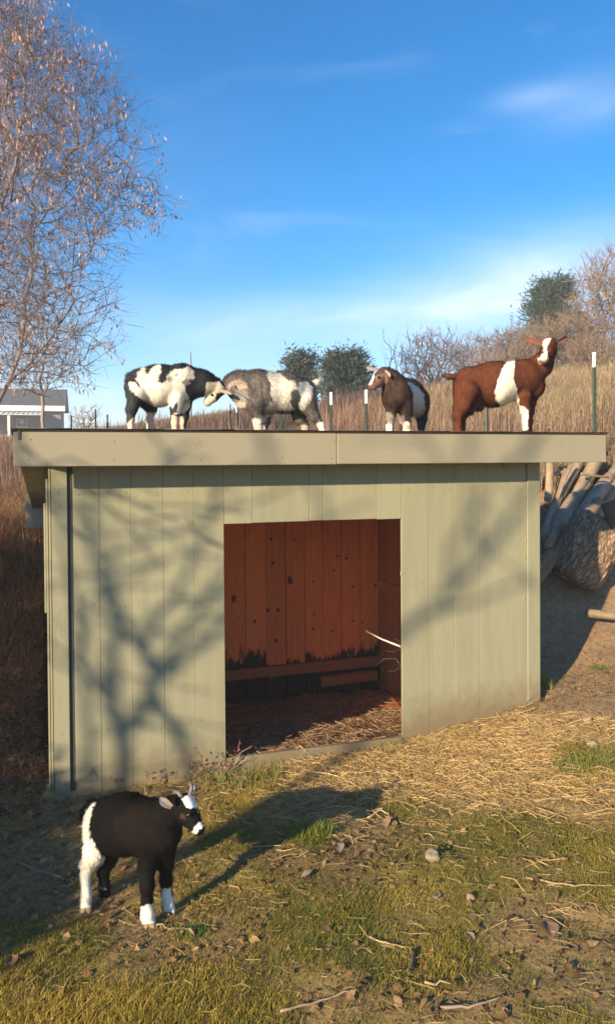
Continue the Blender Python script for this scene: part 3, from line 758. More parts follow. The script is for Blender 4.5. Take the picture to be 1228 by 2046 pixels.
pat = [(Z2([(495, 120), (580, 130), (655, 205), (730, 245), (800, 250), (825, 320), (765, 385), (750, 470), (810, 540), (740, 560), (620, 550), (590, 450), (565, 380), (555, 280), (520, 210)]), WHT),
       (Z2([(820, 330), (850, 270), (905, 250), (985, 310), (985, 400), (950, 480), (890, 560), (830, 540), (865, 430), (855, 370)]), (.72, .70, .66)),
       (Z2([(500, 545), (550, 470), (620, 450), (640, 540), (580, 600), (540, 620), (500, 680), (450, 700), (380, 725), (380, 640), (450, 640), (490, 600)]), (.70, .64, .56)),
       (Z2([(380, 720), (520, 700), (520, 900), (370, 900)]), CRM), (Z2([(860, 710), (990, 720), (1000, 900), (850, 900)]), (.62, .46, .38)),
       (Z2([(1030, 700), (1130, 670), (1200, 900), (1020, 900)]), WHT), (Z2([(980, 260), (1100, 200), (1110, 360), (1040, 350)]), (.66, .62, .56)),
       (Z2([(130, 290), (180, 250), (250, 240), (310, 270), (335, 330), (300, 350), (230, 345), (200, 290), (150, 340)]), (.50, .37, .31)),
       (Z2([(190, 480), (300, 470), (310, 590), (200, 590)]), (.62, .44, .37)), (Z2([(225, 530), (300, 540), (300, 552), (225, 545)]), (.08, .06, .06)), (Z2([(200, 345), (340, 360), (330, 480), (190, 480)]), (.24, .24, .25))]
hf = lambda px, py: np.where((px < 490) & (py > 765), .25, np.where(py > 832, .4, np.where((px < 520) | (py < 760), 1.2, .8)))
make_goat('goat', 'shaggy roan grey goat at right of the butting pair on the roof, facing left', G_ROOF, pr, (.16, .14, .135), pat, .015, 44000, UAX * .55 + np.array([0, 0, -.75]), 1.8, .005, .03,
          ears=[(RP(472, 782, d0 - .06), RP(503, 799, d0 - .10), .022, (.2, -1, .6), (.07, .07, .075), (.20, .17, .16)), (RP(470, 765, d0 + .05), RP(486, 758, d0 + .1), .02, (0, -1, .2), (.12, .11, .11), (.3, .25, .24))],
          eyes=[(RP(472, 772, d0 - .052), .011)], hair_fn=hf, grizzle=.6)

# goat 3: dark grizzled goat, standing end-on, looking left
d0 = .02
pr = chain(d0, [(795, 790, -.12, 31), (813, 792, .02, 36), (832, 800, .2, 27)])
pr += chain(d0, [(786, 795, -.14, 25), (790, 775, -.13, 27), (778, 757, -.14, 19), (770, 748, -.14, 14)])
pr += chain(d0, [(766, 747, -.14, 14.5), (754, 758, -.16, 11.5), (742, 771, -.18, 7.2)], .012) + chain(d0, [(764, 757, -.14, 13), (746, 774, -.18, 6)], .012)
pr += chain(d0, [(783, 808, -.14, 14), (779, 834, -.14, 9), (778, 848, -.14, 7.5), (777, None, -.14, 8)], .02)
pr += chain(d0, [(808, 808, -.15, 16), (812, 838, -.15, 9.5), (813, 850, -.15, 8), (814, None, -.15, 8.5)], .02)
pr += chain(d0, [(837, 812, .18, 20), (842, 838, .2, 11), (841, 852, .2, 8), (841, None, .2, 8)], .02)
pr += chain(d0, [(818, 812, .22, 18), (806, 838, .22, 9), (802, None, .22, 7)], .02)
Z3 = lambda p: zp(p, 710, 710, 7.675)
pat = [(Z3([(800, 400), (900, 450), (1030, 580), (1055, 740), (1045, 900), (960, 920), (880, 1060), (850, 1000), (875, 800), (870, 600)]), (.78, .76, .72)),
       (Z3([(880, 1060), (950, 920), (1050, 890), (1110, 950), (1110, 1280), (940, 1280)]), (.055, .06, .07)),
       (Z3([(220, 170), (340, 150), (400, 160), (320, 210), (290, 260), (300, 320), (250, 450), (180, 470), (200, 400), (235, 280)]), WHT),
       (Z3([(300, 330), (360, 290), (450, 270), (490, 330), (480, 420), (400, 490), (260, 540), (190, 530), (190, 460), (250, 450), (310, 400)]), (.21, .118, .09)),
       (Z3([(455, 1050), (560, 1040), (570, 1300), (440, 1300)]), WHT), (Z3([(730, 1010), (840, 1030), (860, 1300), (720, 1300)]), WHT),
       (Z3([(760, 1070), (840, 1060), (850, 1120), (780, 1150)]), (.62, .36, .26)),
       (Z3([(470, 860), (560, 880), (620, 960), (740, 890), (760, 1010), (730, 1100), (640, 1000), (600, 1060), (470, 1040)]), (.30, .25, .22))]
hf = lambda px, py: np.where((px < 772) & (py < 782), .22, np.where(py > 838, .4, 1.0))
make_goat('goat', 'dark brown grizzled goat with white blaze looking left between the greys and brown goat', G_ROOF, pr, (.07, .046, .037), pat, .013, 42000, np.array([.3, .35, -.85]), 1.6, .0045, .028,
          ears=[(RP(755, 740, d0 - .115), RP(730, 734, d0 - .075), .016, (-.4, -1, .1), (.20, .14, .12), (.30, .2, .18)), (RP(768, 741, d0 - .20), RP(779, 753, d0 - .235), .02, (.5, -1, .1), (.20, .15, .14), (.33, .24, .22))],
          eyes=[(RP(756, 754, d0 - .198), .0085)], hair_fn=hf, grizzle=.55)

# goat 4: red-brown doe with a white belt, facing right with her head turned to the viewer
d0 = -.05
pr = chain(d0, [(936, 764, 0, 33), (984, 768, 0, 47), (1040, 757, 0, 38), (1062, 772, 0, 27)])
pr += chain(d0, [(1052, 752, 0, 33), (1080, 730, -.01, 23), (1095, 704, -.02, 15)])
pr += chain(d0, [(1096, 690, -.03, 15), (1091, 702, -.075, 12.5), (1085, 717, -.125, 8)], .012) + chain(d0, [(1096, 702, -.04, 15), (1087, 720, -.11, 7.5)], .014)
pr += chain(d0, [(1044, 792, -.06, 18), (1048, 818, -.06, 10), (1050, 838, -.06, 7.6), (1050, None, -.06, 8.2)], .02)
pr += chain(d0, [(1058, 792, .06, 17), (1058, 822, .06, 8.5), (1057, 842, .06, 6.2), (1056, None, .06, 7)], .02)
pr += chain(d0, [(930, 782, -.05, 28), (922, 812, -.06, 16), (913, 830, -.06, 10), (914, None, -.06, 8.5)], .02)
pr += chain(d0, [(942, 790, .05, 24), (932, 818, .06, 13), (922, 832, .06, 9), (921, None, .06, 8)], .02)
pr += chain(d0, [(950, 806, 0, 16), (956, 812, 0, 12)], .02) + chain(d0, [(945, 815, -.03, 5), (943, 827, -.035, 2.6)], .01)
pr += chain(d0, [(906, 752, 0, 6), (896, 752, 0, 5), (884, 749, 0, 2.5)], .012)
Z4 = lambda p: zp(p, 870, 660, 4.386)
pat = [(Z4([(635, 240), (692, 240), (690, 300), (680, 420), (715, 540), (728, 645), (650, 652), (570, 685), (540, 620), (508, 545), (545, 450), (560, 400), (600, 310)]), (.86, .82, .70)),
       (Z4([(718, 640), (770, 665), (812, 700), (806, 800), (815, 872), (750, 872), (742, 760)]), (.86, .82, .70)),
       (Z4([(935, 60), (1012, 60), (985, 95), (975, 140), (980, 235), (985, 250), (960, 290), (905, 296), (895, 245), (945, 205), (950, 170), (932, 130)]), (.82, .74, .64)),
       (Z4([(900, 255), (985, 250), (960, 300), (905, 300)]), (.62, .42, .35)), (Z4([(540, 610), (575, 690), (480, 700), (500, 650)]), (.06, .035, .03)), (Z4([(740, 872), (830, 872), (830, 960), (740, 960)]), (.03, .03, .03)),
       (Z4([(950, 290), (1040, 250), (1030, 330), (980, 400)]), (.09, .03, .02))]
make_goat('goat', 'sleek red-brown doe with white belt and blaze, at the right end of the roof', G_ROOF, pr, (.115, .038, .020), pat, .011, 40000, -UAX * .6 + np.array([0, 0, -.6]), 2.0, .005, .03,
          ears=[(RP(1082, 688, d0 - .04), RP(1049, 676, d0 - .02), .027, (0, -1, -.1), (.16, .05, .03), (.20, .075, .05)), (RP(1109, 687, d0 - .03), RP(1135, 672, d0 + .0), .027, (0, -1, -.1), (.16, .05, .03), (.18, .07, .05))],
          eyes=[(RP(1082, 697, d0 - .088), .0075), (RP(1105, 695, d0 - .078), .0075)], grizzle=.34)

# goat 5: the black kid on the ground in front of the shed
def gp(px, py, Y, r, foot=False):
    p = P(px, py, Y)
    if foot: p = np.array([p[0], p[1], float(gz(p[0], p[1])) + r * Y / F * .6])
    return (p[0], p[1], p[2], r * (.90 if r > 22 else .97) * Y / F)
def gchain(pts, k=None):
    q = [gp(*a) for a in pts]; return [((q[i], q[i + 1], k) if k else (q[i], q[i + 1])) for i in range(len(q) - 1)]
def gfoot(px, py, r):
    h_ = hit(px, py); return (px, py, h_[1], r, True), h_[1]
fA, yA = gfoot(172, 1820, 10.5); fB, yB = gfoot(210, 1794, 10); fC, yC = gfoot(298, 1850, 12); fD, yD = gfoot(338, 1826, 11)
yr, yf = (yA + yB) / 2, (yC + yD) / 2
pr = gchain([(212, 1632, yr, 40), (250, 1645, (yr + yf) / 2, 60), (300, 1652, yf + .02, 52), (330, 1664, yf - .01, 38)])
pr += gchain([(316, 1640, yf, 40), (345, 1622, yf, 29), (364, 1610, yf - .01, 23)])
pr += gchain([(369, 1608, yf - .02, 22), (383, 1634, yf - .05, 16.5), (399, 1656, yf - .08, 10)], .014) + gchain([(371, 1622, yf - .02, 20), (396, 1660, yf - .07, 9)], .014)
pr += gchain([(196, 1650, yA + .03, 30), (190, 1702, yA + .01, 19), (176, 1730, yA + .035, 12.5), (171, 1742, yA + .035, 10.5), (173, 1790, yA + .005, 8.6), fA], .022)
pr += gchain([(222, 1660, yB - .01, 28), (218, 1712, yB, 15), (207, 1738, yB, 11), (209, 1770, yB, 9.5), fB], .022)
pr += gchain([(298, 1688, yC + .04, 26), (295, 1735, yC + .02, 15), (294, 1768, yC - .005, 13.2), (294, 1800, yC + .003, 10), (295, 1826, yC, 11.5), fC], .02)
pr += gchain([(330, 1690, yD - .02, 24), (331, 1732, yD, 12.5), (332, 1758, yD - .005, 11.5), (333, 1786, yD + .003, 8.8), (336, 1806, yD, 10), fD], .02)
for ft in (fA, fC, fD):
    pr += gchain([(ft[0] - 4, ft[1] - 5, ft[2] - .012, 6.5), (ft[0] - 5, ft[1] + 1, ft[2] - .022, 5)], .006) + gchain([(ft[0] + 6, ft[1] - 5, ft[2] - .010, 6.5), (ft[0] + 8, ft[1] + 1, ft[2] - .018, 5)], .006)
pr += gchain([(182, 1606, yr, 9), (172, 1622, yr, 7), (166, 1640, yr, 3)], .015)
Z5 = lambda p: zp(p, 150, 1540, 4.386)
pat = [(Z5([(330, 420), (480, 300), (640, 290), (800, 420), (880, 640), (760, 760), (560, 720), (380, 620)]), (.012, .0092, .0075)), (Z5([(195, 265), (160, 350), (150, 400), (145, 560), (190, 670), (265, 770), (200, 860), (160, 930), (140, 1280), (30, 1280), (50, 860), (30, 820), (60, 770), (75, 450), (110, 320)]), WHT),
       (Z5([(565, 1185), (680, 1175), (740, 1400), (560, 1400)]), WHT), (Z5([(757, 1035), (835, 1030), (900, 1290), (760, 1290)]), WHT),
       (Z5([(930, 245), (1000, 200), (1070, 195), (1090, 290), (1065, 328), (1030, 315), (990, 332), (960, 290)]), (.82, .80, .78)), (Z5([(1030, 545), (1060, 490), (1100, 455), (1125, 490), (1085, 520), (1060, 560)]), (.75, .72, .68)),
       (Z5([(385, 750), (430, 760), (515, 810), (515, 860), (430, 850), (380, 815)]), (.70, .66, .50)), (Z5([(910, 370), (960, 375), (970, 420), (915, 420)]), (.05, .027, .017)),
       (Z5([(560, 1345), (720, 1345), (720, 1420), (560, 1420)]), (.30, .22, .15)), (Z5([(760, 1235), (900, 1235), (900, 1300), (760, 1300)]), (.30, .22, .15)), (Z5([(30, 1195), (150, 1195), (150, 1300), (30, 1300)]), (.34, .26, .18)), (Z5([(200, 1010), (265, 1015), (270, 1040), (200, 1030)]), (.2, .2, .2))]
hf = lambda px, py: np.where((px > 350) & (py < 1690), .3, np.where(py > 1735, .45, 1.0))
kid, kro = make_goat('goat', 'small black goat with white rump, forehead and feet standing on the ground', None, pr, (.0065, .0062, .0062), pat, .013, 60000, np.array([-.45, .25, -.8]), 3.0, .0045, .03,
          ears=[(P(343, 1612, yf - .08), P(319, 1595, yf - .10), .024, (-.2, -1, .5), (.03, .026, .024), (.26, .225, .20)), (P(374, 1596, yf + .06), P(388, 1566, yf + .10), .02, (.3, -1, .2), (.05, .05, .055), (.20, .19, .19))],
          eyes=[(P(377, 1628, yf - .088), .008), (P(397, 1622, yf - .05), .007)], hair_fn=hf, grizzle=.35)
for (a, b, c) in (((364, 1594), (357, 1584), (346, 1581)), ((380, 1588), (383, 1572), (378, 1560))):
    V, f = polytube([P(*a, yf - .03) - kro, P(*b, yf - .02) - kro, P(*c, yf + .0) - kro], [.009, .007, .002], 9)
    mk('horn', V, f, M_HORN, kid, smooth_=True)

# ------------------------------------------------------------------ trees
def grow(root, pts, bf=.35, trunk=()):
    """join points into a branching tree, each taken up where the way is short and the path to the root not long"""
    nodes = [np.array(root, float)]; par = [-1]; path = [0.0]
    for t in trunk:
        for k, q in enumerate(t[1]):
            pi = t[0] if k == 0 else len(nodes) - 1
            nodes.append(np.array(q, float)); par.append(pi); path.append(path[pi] + np.linalg.norm(nodes[-1] - nodes[pi]))
    pts = np.asarray(pts, float); M = len(pts); best = np.full(M, 1e9); bp = np.zeros(M, int); done = np.zeros(M, bool)
    def upd(i):
        c = np.linalg.norm(pts - nodes[i], axis=1) + bf * path[i]; m = (c < best) & ~done; best[m] = c[m]; bp[m] = i
    for i in range(len(nodes)): upd(i)
    for _ in range(M):
        j = int(np.argmin(np.where(done, 1e9, best))); done[j] = True; p = bp[j]
        nodes.append(pts[j]); par.append(p); path.append(path[p] + np.linalg.norm(pts[j] - nodes[p])); upd(len(nodes) - 1)
    return np.array(nodes), np.array(par)
def radii(nodes, par, tip, ex=2.4, rmax=1.0):
    r = np.zeros(len(nodes)); ch = np.zeros(len(nodes))
    order = np.arange(len(nodes))[::-1]
    for i in order:
        v = max(ch[i], tip ** ex); r[i] = v ** (1 / ex)
        if par[i] >= 0: ch[par[i]] += v
    return np.minimum(r, rmax)
def bare_tree(name, root, pts, tip=.003, bf=.35, trunk=(), rmax=.2, twigs=2, twig_len=.25, cols=((.12, .10, .09), (.22, .17, .14)), up=.3, parent_loc=None, ex=2.4, trunk_cut=.02, droop=0.0, wig=.3, sun_cols=None):
    nodes, par = grow(root, pts, bf, trunk); r = radii(nodes, par, tip, ex, rmax)
    t = empty(name, root); ro = np.array(root, float)
    e = np.where(par >= 0)[0]; A = nodes[par[e]]; B = nodes[e]; ra = np.minimum(r[par[e]], r[e] * 1.25); rb = r[e]
    big = rb > trunk_cut
    # split each edge in two with a kink so limbs are not ruler straight
    def kink(A, B, ra, rb, amt):
        Mi = (A + B) / 2 + RNG.normal(0, 1, A.shape) * np.linalg.norm(B - A, axis=1, keepdims=True) * amt
        return np.concatenate([A, Mi]), np.concatenate([Mi, B]), np.concatenate([ra, (ra + rb) / 2]), np.concatenate([(ra + rb) / 2, rb])
    c0, c1 = np.array(cols[0]), np.array(cols[1])
    if big.any():
        a, b, x, y = kink(A[big], B[big], ra[big], rb[big], .03); V, f = tubes(a, b, x, y, 7)
        C = c0 + (c1 - c0) * RNG.random((len(a), 1)); mk('trunk', V - ro, f, M_TWIG, t, cols=np.repeat(C, 14, 0), smooth_=True)
    sm = ~big; a, b, x, y = kink(A[sm], B[sm], ra[sm], rb[sm], .06)
    parts = []
    V, f = tubes(a, b, x, y, 4); C = c0 + (c1 - c0) * RNG.random((len(a), 1)); parts.append((V, f, np.repeat(C, 8, 0)))
    tips = []
    if twigs:
        k = np.where(r < tip * 3.2)[0]; k = k[k > 0]; k = np.repeat(k, twigs); m = len(k)
        base_ = nodes[k]; d = nodes[k] - nodes[par[k]]; d /= np.linalg.norm(d, axis=1, keepdims=True) + 1e-9
        d = d + RNG.normal(0, .65, (m, 3)) + [0, 0, up]; d /= np.linalg.norm(d, axis=1, keepdims=True)
        L = twig_len * RNG.uniform(.35, 1.3, (m, 1))
        m1 = base_ + d * L * .5 + RNG.normal(0, 1, (m, 3)) * L * .08; d2 = d + RNG.normal(0, .3, (m, 3)) + [0, 0, up * .5 - droop]; d2 /= np.linalg.norm(d2, axis=1, keepdims=True)
        m2 = m1 + d2 * L * .5
        for (p, q, s, u_) in ((base_, m1, .75, .6), (m1, m2, .6, .35)):
            V, f = tubes(p, q, np.full(m, tip * s), np.full(m, tip * u_), 3); C = c0 + (c1 - c0) * RNG.random((m, 1)); parts.append((V, f, np.repeat(C, 6, 0)))
        # side shoots
        d3 = d + RNG.normal(0, .9, (m, 3)); d3 /= np.linalg.norm(d3, axis=1, keepdims=True); m3 = m1 + d3 * L * .45
        V, f = tubes(m1, m3, np.full(m, tip * .5), np.full(m, tip * .3), 3); parts.append((V, f, np.repeat(c0 + (c1 - c0) * RNG.random((m, 1)), 6, 0)))
        tips = np.concatenate([m2, m3])
    V, f, C = join(parts); mk('branches', V - ro, f, M_TWIG, t, cols=C)
    return t, nodes, tips
def keys(tree, at, n_each, colA, colB, size=.04, spread=.06):
    """hanging bunches of dry winged seeds"""
    ro = np.array(tree.location); m = len(at); p = np.repeat(at, n_each, 0) + RNG.normal(0, spread, (m * n_each, 3)) * [1, 1, .9] + [0, 0, -.05]
    k = len(p); L = size * RNG.uniform(.6, 1.25, (k, 1)); d = RNG.normal(0, .35, (k, 3)) + [0, 0, -1]; d /= np.linalg.norm(d, axis=1, keepdims=True)
    s = np.cross(d, RNG.normal(0, 1, (k, 3))); s /= np.linalg.norm(s, axis=1, keepdims=True); s *= L * .17; nrm = np.cross(d, s)
    V = np.stack([p, p + d * L * .55 + s, p + d * L, p + d * L * .6 - s * .8 + nrm * .3], 1).reshape(-1, 3); b = (np.arange(k) * 4)[:, None]
    C = np.array(colA) + (np.array(colB) - np.array(colA)) * RNG.random((k, 1)); C = C * RNG.uniform(.8, 1.2, (k, 1))
    o = mk('seed_keys', V - ro, b + np.array([[0, 1, 2, 3]]), M_KEYS, tree, cols=np.repeat(C, 4, 0)); o['kind'] = 'stuff'
# the big seed-hung tree at the left of the view
TY = 11.0
tb = P(-30, 900, TY); tb[2] = float(gz(tb[0], tb[1])) - .1
out_x = lambda py: np.interp(py, [-700, -350, -60, 0, 90, 180, 260, 350, 430, 480, 560, 620, 700, 760, 800], [-250, -60, 25, 70, 185, 258, 280, 322, 306, 240, 215, 222, 225, 175, 110])
pts = []
while len(pts) < 4000:
    px, py = RNG.uniform(-480, 345), RNG.uniform(-560, 770); w = out_x(py)
    c = -60; xr = (px - c) / (w - c) if px > c else (c - px) / (c + 480)
    if xr > 1 or (px < -120 and RNG.random() < .55): continue
    if py > 640 and RNG.random() < .35: continue
    if xr > .45 and RNG.random() < (xr - .45) * 1.5: continue
    dep = RNG.uniform(-1, 1) * 1.9 * math.sqrt(max(0, 1 - xr ** 2 * .85)); pts.append(P(px, py, TY + dep))
tr = [(0, [P(-26, 850, TY), P(-8, 815, TY), P(18, 765, TY), P(42, 700, TY), P(50, 640, TY + .1), P(62, 560, TY + .2), P(60, 470, TY + .3)]),
      (3, [P(48, 740, TY - .2), P(78, 705, TY - .4), P(118, 650, TY - .6), P(150, 600, TY - .6)]),
      (0, [P(-60, 760, TY + .3), P(-80, 600, TY + .4), P(-70, 420, TY + .3), P(-60, 200, TY + .2), P(-40, 0, TY)]),
      (0, [P(-50, 780, TY - .5), P(-20, 600, TY - .8), P(0, 420, TY - .9), P(40, 260, TY - .8), P(70, 140, TY - .7)]),
      (10, [P(150, 470, TY + .2)])]
tree, nodes, tips = bare_tree('bare_tree', tb, pts, tip=.0042, bf=.28, trunk=tr, rmax=.09, twigs=4, twig_len=.42, cols=((.10, .078, .075), (.25, .19, .185)), up=.25, droop=.1, trunk_cut=.018, ex=2.85)
tag(tree, 'large leafless tree hung with dry seed bunches, along the left edge', 'tree')
tpx, tpy = proj(tips); vis = (tpx > -60) & (tpy > -60) & (tpy < 790)
tv = tips[vis]; tvx, tvy = tpx[vis], tpy[vis]
dens = np.where(tvy < 500, 1.0, .45) * np.where(fbm(tv[:, 0] * 1.6, tv[:, 1] * 1.6, tv[:, 2] * 1.6, 3, 4) > .5, 1.8, .18)
sel = RNG.random(len(tv)) < dens * .075
keys(tree, tv[sel], 10, (.28, .16, .125), (.54, .36, .28), .075, .065)
# the slim grey sapling in front of the house
def crown_pts(px, py, Y, rx, ry, n, shape=2.0, rz=None):
    q = []
    while len(q) < n:
        v = RNG.uniform(-1, 1, 3)
        if abs(v[0]) ** shape + abs(v[1]) ** shape + abs(v[2]) ** shape > 1: continue
        q.append(P(px + v[0] * rx, py + v[1] * ry, Y + v[2] * (rz or rx * Y / F)))
    return np.array(q)
sb = P(84, 870, 16); sb[2] = float(gz(sb[0], sb[1])) - .1
t, _, _ = bare_tree('bare_sapling', sb, crown_pts(84, 690, 16, 90, 105, 260), tip=.005, bf=.5, trunk=[(0, [P(85, 840, 16), P(85, 790, 16), P(86, 740, 16), P(84, 660, 16), P(86, 600, 16)])], rmax=.085, twigs=2, twig_len=.4, cols=((.17, .14, .125), (.30, .25, .22)), up=.1, trunk_cut=.03)
tag(t, 'slim grey-stemmed bare tree standing in front of the distant house', 'tree')
# bare brush along the right-hand hillside
def brush(name, label, px, Y, ytop, halfw, n, cols, group=None, tip=.007, twigs=3, tl=.4, stems=4, up=.5):
    b = P(px, 800, Y); b[2] = float(gz(b[0], b[1])) - .05; ybase = proj(b)[1]
    cy_, ry = (ytop + ybase) / 2 - (ybase - ytop) * .03, (ybase - ytop) / 2
    p = crown_pts(px, cy_, Y, halfw, ry, n, 1.8)
    tk = [(0, [b + (P(px + halfw * .35 * (k - (stems - 1) / 2) / stems * 2, ybase, Y) - b) * .3 + [0, 0, .35], P(px + halfw * .55 * (k - (stems - 1) / 2) / stems * 2, cy_ + ry * .3, Y + RNG.uniform(-.4, .4))]) for k in range(stems)]
    t, _, _ = bare_tree(name, b, p, tip=tip, bf=.4, trunk=tk, rmax=.07, twigs=twigs, twig_len=tl, cols=cols, up=up, trunk_cut=.03)
    tag(t, label, 'tree' if 'tree' in name else 'shrub', group); return t
PUR = ((.17, .13, .125), (.33, .26, .25)); BRN = ((.15, .105, .075), (.30, .215, .15))
GB = 'bare shrubs on the hillside'
brush('bare_shrub', 'grey twiggy bush just right of the dark grizzled goat', 868, 22, 668, 66, 240, PUR, GB, .009)
brush('bare_shrub', 'grey twiggy bush above the back of the brown goat', 950, 25, 672, 60, 220, PUR, GB, .010)
brush('bare_shrub', 'brownish bush left of the brown goat head', 1022, 27, 655, 55, 240, BRN, GB, .011)
brush('bare_shrub', 'brown bush directly behind the brown goat head', 1085, 28, 640, 60, 300, BRN, GB, .011)
brush('bare_shrub', 'dense brown bush below the pine on the hillside', 1150, 27, 620, 62, 320, BRN, GB, .011)
brush('bare_shrub', 'low brown scrub on the slope right of the brown goat head', 1180, 21, 672, 62, 260, BRN, GB, .008, 3, .3)
brush('bare_shrub', 'tangled brown scrub low behind the brown goat neck', 1060, 18, 680, 50, 220, BRN, GB, .007, 3, .3)
brush('bare_shrub', 'tangled grey scrub low behind the brown goat back', 985, 18, 690, 48, 200, PUR, GB, .007, 3, .3)
brush('bare_tree', 'tall brown leafless tree at the right edge on the hillside', 1222, 26, 500, 84, 700, BRN, None, .010, 3, .5)
brush('bare_tree', 'thin leafless sapling rising behind the dark grizzled goat', 790, 19, 662, 52, 26, ((.14, .12, .11), (.24, .2, .18)), None, .008, 1, .5, 2, .8)
brush('bare_shrub', 'small dark scrub by the house at the far left field', 175, 20, 812, 40, 70, PUR, GB, .008, 2, .25)
# evergreens
def evergreen(name, label, px, Y, ytop, halfw, n, cA, cB, taper=.8, seed=0, ybot=None, size=.22, irregular=.3, loc=None, hgt=None):
    if loc is None:
        b = P(px, 800, Y); b[2] = float(gz(b[0], b[1])) - .05
        top = P(px, ytop, Y)[2]; H = top - b[2]; R = halfw * Y / F
    else:
        b = np.array([loc[0], loc[1], float(gz(loc[0], loc[1])) - .05]); H, R = hgt, halfw
    t = empty(name, b); tag(t, label, 'tree')
    V, f = polytube([(0, 0, 0), (0.02, 0, H * .5), (0, 0, H * .97)], [R * .09, R * .06, .01], 7); mk('trunk', V, f, M_BARK, t)
    # boughs: short limbs that each carry a spray of small needled twigs
    nb = max(40, n // 45); hz = RNG.random(nb) ** .8; an = RNG.uniform(0, 2 * math.pi, nb)
    lob = 1 + irregular * (fbm(np.cos(an) * 1.5 + seed, np.sin(an) * 1.5, hz * 3, 3, 33 + seed) - .5) * 2.4
    rad = R * (1 - hz * taper) ** .75 * lob * RNG.uniform(.55, 1.0, nb)
    ctr = np.stack([np.cos(an) * rad, np.sin(an) * rad, H * (.08 + .9 * hz) + rad * .12], -1)
    V, f = tubes(np.stack([ctr[:, 0] * .05, ctr[:, 1] * .05, ctr[:, 2] - rad * .35], -1), ctr, np.full(nb, .02), np.full(nb, .007), 4); mk('limbs', V, f, M_BARK, t)
    k = n; ci = RNG.integers(0, nb, k); p = ctr[ci] + RNG.normal(0, 1, (k, 3)) * size * .75 * np.array([1, 1, .75])
    od = np.stack([np.cos(an[ci]), np.sin(an[ci]), np.full(k, .45)], -1) + RNG.normal(0, .55, (k, 3)); od /= np.linalg.norm(od, axis=1, keepdims=True)
    L = size * RNG.uniform(.35, .9, (k, 1)); s = np.cross(od, RNG.normal(0, 1, (k, 3))); s /= np.linalg.norm(s, axis=1, keepdims=True); s *= L * .14
    V = np.stack([p - s, p + s, p + od * L], 1).reshape(-1, 3); q = (np.arange(k) * 3)[:, None] + np.array([[0, 1, 2]])
    tone = RNG.random((nb, 1))[ci] * .6 + RNG.random((k, 1)) * .4; C = np.array(cA) + (np.array(cB) - np.array(cA)) * tone
    o = mk('crown', V, q, M_NEEDLE, t, cols=np.repeat(C, 3, 0)); return t
DGA, DGB = (.03, .05, .045), (.085, .12, .09)
evergreen('juniper_or_shade_shrub', 'round grey-green juniper right of the butting goats, the larger of two', 688, 23, 712, 50, 9000, (.035, .055, .05), (.10, .135, .11), .62, 1, size=.24)
evergreen('juniper_or_shade_shrub', 'smaller dark juniper half hidden behind the roan grey goat', 600, 25, 712, 27, 5000, DGA, DGB, .7, 2, size=.26)
evergreen('pine_tree', 'dark green pine standing above the brush on the hillside', 1102, 31, 560, 72, 14000, (.025, .05, .035), (.08, .12, .085), .6, 3, size=.25, irregular=1.1)

# ------------------------------------------------------------------ trees behind the viewer, whose shade falls on the shed
def back_on_sun(px, py, s):
    u, z = in_px(px, py, -.02); w = shed_w(u, -.02, z); return w - LDIR / math.cos(SUN_EL) * s
def shade_tree(name, label, limbs, s, base_first):
    V_, top = [], None
    b0 = back_on_sun(*limbs[0][0][0], s); g = float(gz(b0[0], b0[1], False)); root = np.array([b0[0], b0[1], g])
    t = empty(name, root); tag(t, label, 'tree')
    parts = []; tw = []
    for li, (pl, w0, w1) in enumerate(limbs):
        pp = np.array([back_on_sun(x, y, s + RNG.uniform(-.25, .25) + ds) for (x, y), ds in zip(pl, np.linspace(0, RNG.uniform(-.8, .8), len(pl)))]) if li else np.array([back_on_sun(x, y, s) for x, y in pl])
        if li == 0: pp = np.concatenate([[[pp[0, 0], pp[0, 1], g - .1]], pp])
        tt = np.linspace(0, 1, len(pp)); fine = np.linspace(0, 1, len(pp) * 4)
        q = np.stack([np.interp(fine, tt, pp[:, i]) for i in range(3)], -1) + RNG.normal(0, .008, (len(fine), 3))
        r = (w0 + (w1 - w0) * fine) / 330 / 2 * .66; V, f = polytube(q, r, 7); parts.append((V, f))
        for k in range(6, len(q)):
            if RNG.random() < .45:
                d = (q[k] - q[k - 1]); d /= np.linalg.norm(d) + 1e-9; d = d + RNG.normal(0, .7, 3); d /= np.linalg.norm(d); L = RNG.uniform(.2, .55)
                m = q[k] + d * L * .5 + RNG.normal(0, .04, 3); e = m + (d + RNG.normal(0, .3, 3)) * L * .5; tw += [(q[k], m), (m, e)]
    V, f, _ = join(parts); mk('trunk', V - root, f, M_BARK, t, smooth_=True)
    if tw:
        V, f = tubes([a for a, b in tw], [b for a, b in tw], np.full(len(tw), .007), np.full(len(tw), .005), 4); mk('branches', V - root, f, M_BARK, t)
    return t
shade_tree('bare_tree', 'many-limbed bare tree behind the viewer that shades the shed front', [
    ([(247, 1600), (243, 1462), (225, 1398), (225, 1275), (213, 1200), (206, 1143), (180, 1031), (165, 900)], 34, 12),
    ([(243, 1470), (296, 1398), (311, 1349), (285, 1304), (258, 1256), (225, 1192), (190, 1090)], 34, 12),
    ([(311, 1360), (360, 1331), (412, 1286), (449, 1245), (520, 1160)], 22, 12), ([(288, 1300), (318, 1230), (375, 1155), (412, 1057), (440, 960)], 18, 8),
    ([(320, 1330), (337, 1312), (378, 1237), (442, 1162), (500, 1080)], 22, 10), ([(202, 1125), (300, 1076), (375, 1061), (460, 1010)], 12, 7),
    ([(243, 1440), (200, 1380), (160, 1330), (110, 1290)], 14, 8), ([(300, 1380), (311, 1400), (345, 1443), (375, 1507), (392, 1600)], 26, 18)], 5.8, True)
